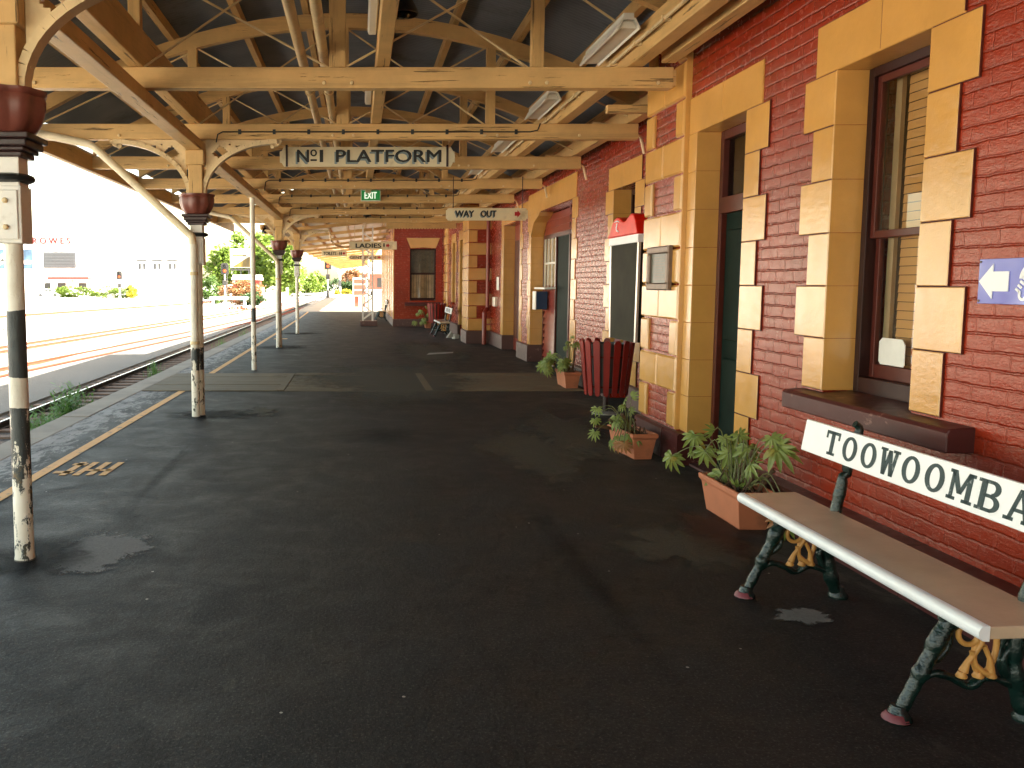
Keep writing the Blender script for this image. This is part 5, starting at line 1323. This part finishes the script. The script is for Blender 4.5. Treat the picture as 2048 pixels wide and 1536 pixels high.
track('railway_track', 'second rusty sunlit track beyond the first one', [(-15.2, 10)] + crv(-13.1, 34, -11.0, 62, 3) + [(-9.0, 95), (-7.8, 130)], -.735, 'rail_rust', 0)
track('railway_track', 'farthest rusty track across the pale yard', [(-34, 20), (-27, 60), (-20, 110), (-16, 150)], -.735, 'rail_rust', 0)

# weeds between the rails
def weed(x, y_, z, h, n, label, spread=.25, mat_='weed_green'):
    w_ = thing('weed', label, 'weed', (x, y_, z), 'weeds growing beside the tracks')
    V, Fc = [], []
    for k in range(n):
        a = rnd(0, 2 * math.pi); r = abs(random.gauss(0, spread)); bx, by = x + r * math.cos(a) * .8, y_ + r * math.sin(a) * 1.3
        hh = h * rnd(.45, 1.05) * math.exp(-(r / spread) ** 2 * .25); lean = Vector((rnd(-.3, .3), rnd(-.3, .3), 1)).normalized()
        for j in range(9):
            t_ = j / 9; q = Vector((bx, by, z)) + lean * (hh * t_); a2 = rnd(0, 6.28); l = hh * .24 * (1.1 - t_ * .6)
            d = Vector((math.cos(a2), math.sin(a2), rnd(.1, .9))).normalized() * l; s_ = Vector((-math.sin(a2), math.cos(a2), 0)) * (l * .14)
            b = len(V); V += [tuple(q), tuple(q + d * .5 + s_), tuple(q + d), tuple(q + d * .5 - s_)]; Fc.append((b, b + 1, b + 2, b + 3))
        b = len(V); s_ = Vector((.006, .003, 0)); q = Vector((bx, by, z)); V += [tuple(q - s_), tuple(q + s_), tuple(q + lean * hh)]; Fc.append((b, b + 1, b + 2))
    raw('foliage', V, Fc, mat_, w_); return w_
random.seed(5)
weed(-4.62, 13.9, -.85, 1.02, 200, 'tall green weed clump by the platform edge, left of the second column', .26)
weed(-4.52, 12.2, -.85, .85, 70, 'weed tuft right behind the nearest white column', .14)
weed(-4.75, 13.2, -.85, .8, 40, 'slim weed just left of the tallest clump', .09)
weed(-5.42, 23.3, -.84, .50, 44, 'low spiky weed against the shiny rail', .2)
weed(-5.3, 34.0, -.84, .5, 28, 'weed tuft seen between the thin post and third column', .25)
weed(-5.3, 41.0, -.84, .5, 28, 'faint far weed tuft against the shiny rail', .3)
for i, (x, y_) in enumerate(((-11.2, 27), (-10.4, 31.5), (-9.6, 36), (-13.6, 42), (-12.8, 25.4), (-17.5, 36), (-19, 47), (-15.5, 58))):
    weed(x, y_, -.86, .32, 22, 'low weed patch number of the sunlit rusty rails' if False else ['yellow green weed on the near rusty rail, leftmost', 'sunlit weed between the first rusty rails', 'sunlit weed just left of the second column', 'weed beside the second rusty track', 'weed at the left edge of the near rusty rails', 'weed patch in the open yard, left of the nearest column base', 'weed patch farther out in the open yard', 'far weed patch beyond the second rusty track'][i], .45, 'yellow_leaf' if i % 2 else 'weed_green')

# ================================================================== BACKGROUND
def crown(V, Fc, c, rx, ry, rz, n, size, clumps, seed):
    rg = random.Random(seed); cl = []
    for k in range(clumps):
        while True:
            p_ = Vector((rg.uniform(-1, 1), rg.uniform(-1, 1), rg.uniform(-1, 1)))
            if .35 < p_.length < 1: break
        cl.append((p_, rg.uniform(.22, .42)))
    for k in range(n):
        p_, r = cl[k % clumps]; q = p_ + Vector((rg.gauss(0, 1), rg.gauss(0, 1), rg.gauss(0, .8))) * (r * .5)
        pos = Vector((c[0] + q.x * rx, c[1] + q.y * ry, c[2] + q.z * rz))
        a = Vector((rg.uniform(-1, 1), rg.uniform(-1, 1), rg.uniform(-.6, .6))).normalized(); b_ = a.cross(Vector((rg.uniform(-1, 1), rg.uniform(-1, 1), rg.uniform(-1, 1))))
        if b_.length < 1e-3: continue
        b_.normalize(); s_ = size * rg.uniform(.6, 1.3); b = len(V)
        V += [tuple(pos - a * s_), tuple(pos + b_ * s_ * .5), tuple(pos + a * s_), tuple(pos - b_ * s_ * .5)]; Fc.append((b, b + 1, b + 2, b + 3))
def tree(name, label, x, y_, h, r, mat_, n=5000, size=.28, seed=1, trunk=.22, grp=None, base=-.86, low=.25):
    t_ = thing(name, label, 'tree', (x, y_, base), grp)
    m = MB(); m.tube([(x, y_, base), (x + .1, y_, base + h * .35), (x - .05, y_, base + h * .75)], [trunk, trunk * .7, trunk * .25], 9)
    rg = random.Random(seed)
    for k in range(6):
        a = rg.uniform(0, 6.28); z = base + h * rg.uniform(.28, .55); m.tube([(x, y_, z), (x + r * .4 * math.cos(a), y_ + r * .4 * math.sin(a), z + h * .15), (x + r * .7 * math.cos(a), y_ + r * .7 * math.sin(a), z + h * .25)], [trunk * .45, trunk * .3, trunk * .1], 6)
    m.build('trunk', 'bark', t_, True)
    V, Fc = [], []; zc_ = base + h * (low + 1) / 2; crown(V, Fc, (x, y_, zc_), r, r, h * (1 - low) / 2, n, size, 34, seed); raw('crown', V, Fc, mat_, t_)
    return t_
def bush(label, x, y_, rx, ry, h, mat_, n=1500, size=.12, seed=1, base=-.86, name='bush', cat='bush', grp=None):
    t_ = thing(name, label, cat, (x, y_, base), grp)
    V, Fc = [], []; crown(V, Fc, (x, y_, base + h * .5), rx, ry, h * .52, n, size, 26, seed); raw('foliage', V, Fc, mat_, t_)
    m = MB()
    for k in range(4): m.tube([(x + rnd(-.2, .2) * rx, y_ + rnd(-.2, .2) * ry, base), (x + rnd(-.4, .4) * rx, y_ + rnd(-.4, .4) * ry, base + h * .6)], [.05, .02], 5)
    m.build('stem', 'bark', t_); return t_
def at(px, py, Y):   # pixel of the photograph -> point at depth Y, for setting out the far background
    u = (px - 715.0) / 1750; return (u * Y, 1.65 + (567.0 - py) / 1750 * Y)
# big tree behind the third column and its neighbours
GT = 'trees beyond the rail yard'
tree('broadleaf_tree', 'large bright green tree behind the signal and the billboard', at(515, 0, 125)[0], 125, 10.4, 4.4, 'tree_leaf', 9000, .33, 3, .28, GT, low=.18)
tree('broadleaf_tree', 'bright tree left of the billboard, lower than the largest tree', at(448, 0, 122)[0], 122, 7.6, 2.6, 'tree_leaf', 5000, .3, 5, .2, GT, low=.15)
tree('broadleaf_tree', 'tree right of the thin post, behind the third column', at(560, 0, 120)[0], 120, 8.2, 2.7, 'tree_leaf', 5200, .3, 8, .2, GT, low=.2)
tree('small_tree', 'small tree between the third and fourth columns', at(585, 0, 150)[0], 150, 6.0, 2.4, 'tree_leaf', 3000, .28, 12, .14, GT, low=.1)
tree('small_tree', 'small tree just right of the fourth column', at(612, 0, 165)[0], 165, 5.4, 2.6, 'tree_leaf', 2600, .3, 14, .14, GT, low=.1)
tree('small_tree', 'lowest small tree, left of the platform end signal', at(634, 0, 175)[0], 175, 4.4, 2.4, 'tree_leaf', 2200, .3, 15, .14, GT, low=.1)
bush('dark green bush left of the far signal post', at(424, 0, 108)[0], 108, 1.3, 1.3, 3.2, 'tree_leaf_dark', 2600, .16, 4)
bush('smaller dark bush between the far signal and its neighbour', at(442, 0, 109)[0], 109, .9, .9, 2.3, 'tree_leaf_dark', 1500, .15, 6)
bush('large russet topped bush below the billboard', at(488, 0, 104)[0], 104, 2.6, 1.8, 2.9, 'russet_leaf', 4200, .17, 9)
bush('dark bush under the russet bush, behind the thin post', at(505, 0, 100)[0], 100, 1.4, 1.0, 1.7, 'hedge_leaf', 1500, .15, 10)
bush('clipped dark hedge left of the white pole, far platform end', at(676, 0, 140)[0], 140, 1.9, 1.2, 2.6, 'hedge_leaf', 2600, .16, 21, -.3)
bush('clipped dark hedge right of the white pole, far platform end', at(707, 0, 140)[0], 140, 1.9, 1.2, 2.6, 'hedge_leaf', 2600, .16, 22, -.3)
for i, (px, lb) in enumerate(((674, 'small yellow shrub left of the white pole'), (690, 'small yellow shrub just right of the white pole'), (701, 'rightmost small yellow shrub before the dark hedge'))):
    bush(lb, at(px, 0, 132)[0], 132, .5, .5, .95, 'yellow_leaf', 500, .12, 30 + i, -.2, grp='small yellow shrubs at the platform end')
for i, (px, w_, lb) in enumerate(((150, 3.4, 'yellow green shrub row left of the yard signal'), (222, 4.2, 'longer shrub row in front of the white shop'), (264, 1.0, 'single low shrub near the yard signal foot'))):
    bush(lb, at(px, 0, 150)[0], 150, w_ if px < 260 else 1.0, 1.0, 2.0, 'yellow_leaf' if i == 2 else 'tree_leaf', 1800, .2, 40 + i, grp='shrubs across the yard')
tree('red_tree', 'red leaved small tree before the far brick house', at(704, 0, 150)[0], 150, 4.6, 1.6, 'russet_leaf', 2200, .2, 51, .12, None, -.3, .2)
# white pole
wp = thing('white_pole', 'tall thin white pole between the two clipped hedges', 'pole', (at(680, 0, 136)[0], 136, -.3))
x = at(680, 0, 136)[0]; m = MB(); m.tube([(x, 136, -.3), (x, 136, 5.2)], [.16, .12], 8); m.build('shaft', 'far_white', wp, True); m = MB(); m.box(x - .2, x + .2, 135.7, 135.85, 1.2, 2.2); m.build('plate', 'far_grey', wp)
# signals
def signal(px, Y, base, label, hd_z):
    x = at(px, 0, Y)[0]; s_ = thing('railway_signal', label, 'signal', (x, Y, base), 'colour light signals')
    m = MB(); m.tube([(x, Y, base), (x, Y, base + .8), (x, Y, base + .9), (x, Y, hd_z)], [.17, .13, .075, .07], 10); m.build('post', 'white_paint' if base < -.5 else 'far_dark', s_, True)
    m = MB(); m.tube([(x, Y - .01, base + .9), (x, Y - .01, hd_z - .6)], .08, 10); m.build('post_paint', 'far_white', s_, True)
    m = MB(); m.prism([(x - .38, hd_z), (x + .38, hd_z), (x + .38, hd_z + .95), (x + .25, hd_z + 1.15), (x - .25, hd_z + 1.15), (x - .38, hd_z + .95)], 1, Y - .02, Y + .05); m.build('backboard', 'far_dark', s_)
    for k, (zz, mt) in enumerate(((hd_z + .82, 'far_grey'), (hd_z + .36, 'signal_red'))):
        m = MB(); m.lathe([(.15, 0), (.15, .03), (.1, .05)], 0, 0, 14).xform(lambda q, zz=zz: Vector((x + q.x, Y - .03 - q.z, zz + q.y))); m.build('lamp', mt, s_, True)
        m = MB(); m.lathe([(.19, 0), (.19, .22), (.175, .22), (.175, 0)], 0, 0, 14).xform(lambda q, zz=zz: Vector((x + q.x, Y - .03 - q.z, zz + q.y))); m.v = m.v; m.build('hood', 'far_dark', s_, True)
    m = MB(); m.box(x - .22, x + .2, Y - .1, Y + .1, hd_z - 1.1, hd_z - .55); m.build('route_box', 'far_dark', s_, bevel=.02)
    m = MB(); m.tube([(x + .25, Y, base), (x + .25, Y, hd_z)], .02, 6)
    for k in range(9): m.tube([(x, Y, base + .6 + k * .4), (x + .25, Y, base + .6 + k * .4)], .015, 5)
    m.build('ladder', 'far_grey', s_); return s_
signal(656, 100, 0, 'red signal on a striped post at the platform end', 3.25)
signal(451, 88, -.86, 'red signal on a white post out in the yard by the bushes', 2.55)
signal(241, 120, -.86, 'faint white signal post before the shop, no near columns', 2.2)
# equipment box, lid and rubble near the yard signal
x = at(459, 0, 92)[0]; m = MB(); m.box(x - 2.0, x + 1.9, 91.8, 92.6, -.05, .28); m.box(x - 1.8, x - 1.6, 91.9, 92.5, -.86, -.05); m.box(x + 1.5, x + 1.7, 91.9, 92.5, -.86, -.05)
tag(m.build('cable_trough', 'far_white', bevel=.02), 'long white trough box on legs beside the yard signal', 'box')
x = at(456, 0, 84)[0]; m = MB(); 
for k in range(7): m.block(x + k * .28, x + k * .28 + rnd(.15, .3), 84 + rnd(0, .4), 84.4, -.86, -.86 + rnd(.12, .4), .02, 'y')
tag(m.build('point_machine', 'rail_rust', bevel=.02), 'rusty point machine on the ground at the yard signal foot', 'machine')
# platform cabinet beyond the tower
cb = thing('red_cabinet', 'red and white cabinet standing behind the lattice tower', 'cabinet', (.1, 62, 0))
x = at(720, 0, 62)[0]
m = MB(); m.box(x - .52, x + .52, 61.8, 62.4, .75, 2.05); m.build('case', 'far_white', cb, bevel=.02)
m = MB()
for k in range(3): m.box(x - .42, x + .42, 61.785, 61.8, .85 + k * .4, 1.15 + k * .4)
m.build('panel', 'far_brick', cb)
m = MB(); m.box(x - .38, x - .28, 61.9, 62.2, 0, .75); m.box(x + .28, x + .38, 61.9, 62.2, 0, .75); m.box(x - .28, x - .1, 61.9, 62.2, 0, .75); m.build('leg', 'far_brick', cb)
# far brick house and steps
hb = thing('brick_house', 'red brick house with pale roof far beyond the platform end', 'house', (at(760, 0, 165)[0], 165, -.4))
xa, xb = at(682, 0, 165)[0], at(900, 0, 165)[0]
m = MB(); m.box(xa, xb, 165, 172, -.4, 3.5); m.build('wall', 'far_brick', hb)
m = MB(); m.prism([(164.3, 3.45), (164.3, 3.75), (168.5, 5.6), (172.7, 3.75), (172.7, 3.45)], 0, xa - .6, xb + .6); m.build('roof', 'far_cream', hb)
for k in range(7):
    x = xa + 1.0 + k * 2.9; m = MB(); m.box(x, x + 1.3, 164.95, 165.02, .9, 2.7); m.build('window', 'far_dark', hb)
m = MB(); m.box(xa, xb, 164.8, 165.0, -.4, .5); m.build('base_course', 'far_white', hb)
m = MB()
for k in range(5): m.box(2, 14, 120 + k * 1.2, 135, -.0 + .0, .10 + k * .13)
struct(m.build('far_steps', 'concrete'))
# picket fence along the far track
fn = thing('picket_fence', 'white picket fence below the small trees by the far track', 'fence', (-9, 128, -.86))
m = MB(); m.bar((-13.5, 122, .0), (-6.0, 150, .0), .05, .1); m.bar((-13.5, 122, -.5), (-6.0, 150, -.5), .05, .1); m.build('rail', 'far_white', fn)
m = MB()
for k in range(70): t_ = k / 69; x, y_ = -13.5 + 7.5 * t_, 122 + 28 * t_; m.box(x - .05, x + .05, y_ - .02, y_ + .02, -.86, .1)
m.build('picket', 'far_grey', fn)
wf = thing('white_wall', 'low white wall segments behind the third column', 'wall', (-9, 135, -.86))
m = MB(); m.box(at(527, 0, 118)[0], at(575, 0, 118)[0], 118, 118.3, -.86, .5); m.build('panel', 'far_white', wf)
m = MB()
for px in (527, 541, 557, 575): x = at(px, 0, 117.9)[0]; m.box(x - .15, x + .15, 117.7, 118.0, -.86, 1.1)
m.build('pier', 'far_cream', wf)
# billboard on posts before the big tree
bb = thing('billboard', 'large billboard on a frame in front of the bright tree', 'billboard', (at(484, 0, 116)[0], 116, -.86))
xa, xb = at(462, 0, 116)[0], at(503, 0, 116)[0]; za, zb = at(0, 536, 116)[1], at(0, 498, 116)[1]
m = MB(); m.box(xa, xb, 116, 116.15, za, zb); m.build('panel', 'far_cream', bb)
m = MB(); m.prism([(xa + .2, za + .1), (xb - .1, za + .1), (xb - .1, za + 1.5)], 1, 115.97, 115.999); m.box(xa + .3, xb - .6, 115.97, 115.999, za + 1.55, za + 1.72); m.build('poster', 'poster_olive', bb)
m = MB()
for k in range(6): m.box(xb - .95 + k * .17, xb - .91 + k * .17, 115.9, 115.95, za + .1, zb - .6)
m.build('frame_bar', 'far_dark', bb)
m = MB()
for x in (xa + .3, (xa + xb) / 2, xb - .3): m.box(x - .06, x + .06, 116.15, 116.3, -.86, zb)
m.build('post', 'far_grey', bb); m = MB(); m.box(xa, xb, 115.7, 116.0, za - .35, za - .15); m.build('catwalk', 'far_dark', bb)
rc = thing('red_shed', 'low red walled shed under the billboard', 'shed', (at(486, 0, 113)[0], 113, -.86)); xa, xb = at(468, 0, 113)[0], at(520, 0, 113)[0]
m = MB(); m.box(xa, xb, 113, 115.5, -.86, 2.1); m.build('wall', 'far_red', rc); m = MB(); m.prism([(112.7, 2.1), (112.7, 2.2), (114.2, 2.75), (115.8, 2.2), (115.8, 2.1)], 0, xa - .2, xb + .2); m.build('roof', 'far_cream', rc)
m = MB(); m.box(xa + 1, xa + 2.5, 112.95, 113.0, .4, 1.4); m.build('window', 'far_white', rc)
# shop building across the yard
YS = 190
sh = thing('shop_building', 'white two storey shop with red roof lettering across the yard', 'building', (at(130, 0, YS)[0], YS, -.86))
def bx(px0, px1, py0, py1, y0, y1, m): m.box(at(px0, 0, YS)[0], at(px1, 0, YS)[0], y0, y1, at(0, py1, YS)[1], at(0, py0, YS)[1])
m = MB(); bx(-160, 186, 464, 592, YS, YS + 18, m); m.build('wall', 'far_white', sh)
m = MB(); bx(186, 275, 474, 592, YS + 2, YS + 18, m); m.build('side_wall', 'far_white', sh)
m = MB(); bx(-160, 188, 461, 464, YS - .3, YS + 18, m); m.build('parapet', 'far_cream', sh)
m = MB()
text_into(m, 'R O W E S', at(72, 0, YS)[0], at(146, 0, YS)[0], at(0, 489, YS)[1], at(0, 477, YS)[1], YS - .15, .2, .03); m.build('lettering', 'shop_red', sh)
m = MB(); bx(92, 156, 505, 536, YS - .25, YS - .05, m); wv_ = m.build('louvre_window', 'far_grey', sh)
m = MB()
for k in range(10): bx(94, 154, 507 + k * 2.9, 508.6 + k * 2.9, YS - .4, YS - .26, m)
m.build('louvre_blade', 'louvre_grey', wv_)
m = MB(); bx(-20, 70, 500, 538, YS - .3, YS - .05, m); hdg = m.build('hoarding', 'far_blue', sh)
m = MB()
for (px, py, a) in ((6, 526, .5), (18, 522, -.3), (10, 516, 1.1), (60, 525, 0), (24, 532, .2)):
    cx_, cz_ = at(px, py, YS); m.prism([(cx_ + 1.1 * math.cos(t_) * math.cos(a) - .45 * math.sin(t_) * math.sin(a), cz_ + 1.1 * math.cos(t_) * math.sin(a) + .45 * math.sin(t_) * math.cos(a)) for t_ in [2 * math.pi * k / 12 for k in range(12)]], 1, YS - .36, YS - .31)
m.build('leaf_emblem', 'far_white', hdg)
m = MB(); bx(92, 156, 537, 547, YS - .1, YS - .02, m); m.build('sill_band', 'far_cream', sh)
m = MB(); bx(106, 186, 554, 559, YS - 2.5, YS - .1, m); m.build('awning', 'far_red', sh)
m = MB(); bx(106, 184, 559, 565, YS - 2.4, YS - 2.3, m); m.build('awning_valance', 'far_cream', sh)
for (a, b) in ((118, 134), (160, 180), (92, 104)):
    m = MB(); bx(a, b, 566, 577, YS - .12, YS - .04, m); m.build('shop_window', 'far_dark', sh)
m = MB()
for px in (112, 154, 183): bx(px, px + 2, 560, 590, YS - 2.4, YS - 2.2, m)
m.build('awning_post', 'far_white', sh)
oh = thing('office_building', 'low white office with three window groups beyond the shop', 'building', (at(320, 0, YS)[0], YS, -.86))
m = MB(); bx(276, 372, 519, 592, YS - 1, YS + 14, m); m.build('wall', 'far_white', oh); m = MB(); bx(273, 374, 516, 519, YS - 1.4, YS + 14.4, m); m.build('roof', 'far_cream', oh)
for px in (279, 309, 339):
    m = MB(); bx(px, px + 20, 521, 524, YS - 1.6, YS - 1.01, m); m.build('window_hood', 'far_grey', oh)
    for q in (3, 12): m = MB(); bx(px + q, px + q + 5, 528, 539, YS - 1.08, YS - 1.01, m); m.build('window', 'far_grey', oh)
m = MB(); bx(273, 350, 581, 583, YS - 1.2, YS - 1.02, m); m.build('base_band', 'far_red', oh)
tw = thing('roof_mast', 'thin roof aerial above the white office', 'aerial', (at(266, 0, YS)[0], YS + 4, 8)); m = MB(); x = at(266, 0, YS)[0]; m.tube([(x, YS + 4, 6), (x, YS + 4, 13)], .06, 6); m.bar((x - 1.2, YS + 4, 10.0), (x + 1.2, YS + 4, 10.0), .06, .06); m.build('mast', 'far_grey', tw)
# parked cars
def car(px, Y, label):
    x = at(px, 0, Y)[0]; z = -.86; c = thing('parked_car', label, 'car', (x, Y, z), 'cars parked before the shop')
    m = MB(); m.prism([(x - 2.1, z + .35), (x - 2.15, z + .7), (x - 1.9, z + .85), (x - 1.1, z + .92), (x + 1.5, z + .92), (x + 2.1, z + .8), (x + 2.15, z + .4), (x + 2.0, z + .28), (x - 2.0, z + .28)], 1, Y - .85, Y + .85); m.build('body', 'car_white', c, bevel=.06)
    m = MB(); m.prism([(x - 1.1, z + .92), (x - .5, z + 1.38), (x + .8, z + 1.42), (x + 1.5, z + .92)], 1, Y - .72, Y + .72); cab = m.build('cabin', 'car_white', c, bevel=.05)
    m = MB(); m.prism([(x - .92, z + .95), (x - .45, z + 1.32), (x + .1, z + 1.34), (x + .1, z + .95)], 1, Y - .735, Y - .721); m.prism([(x + .18, z + .95), (x + .18, z + 1.34), (x + .75, z + 1.34), (x + 1.3, z + .95)], 1, Y - .735, Y - .721); m.build('side_window', 'car_glass', cab)
    for sx in (-1.3, 1.35):
        m = MB(); m.lathe([(.32, 0), (.33, .1), (.32, .2)], 0, 0, 18).xform(lambda q, sx=sx: Vector((x + sx + q.x, Y - .88 + q.z, z + .33 + q.y))); wh = m.build('wheel', 'tyre', c, True)
        m = MB(); m.lathe([(.19, 0), (.17, .02)], 0, 0, 14).xform(lambda q, sx=sx: Vector((x + sx + q.x, Y - .885 - q.z, z + .33 + q.y))); m.build('rim', 'far_grey', wh, True)
    return c
c0 = car(100, 165, 'white car parked left, below the louvred window'); clone(c0, (at(140, 0, 167)[0], 167, -.86), 'white car parked right, before the red awning')
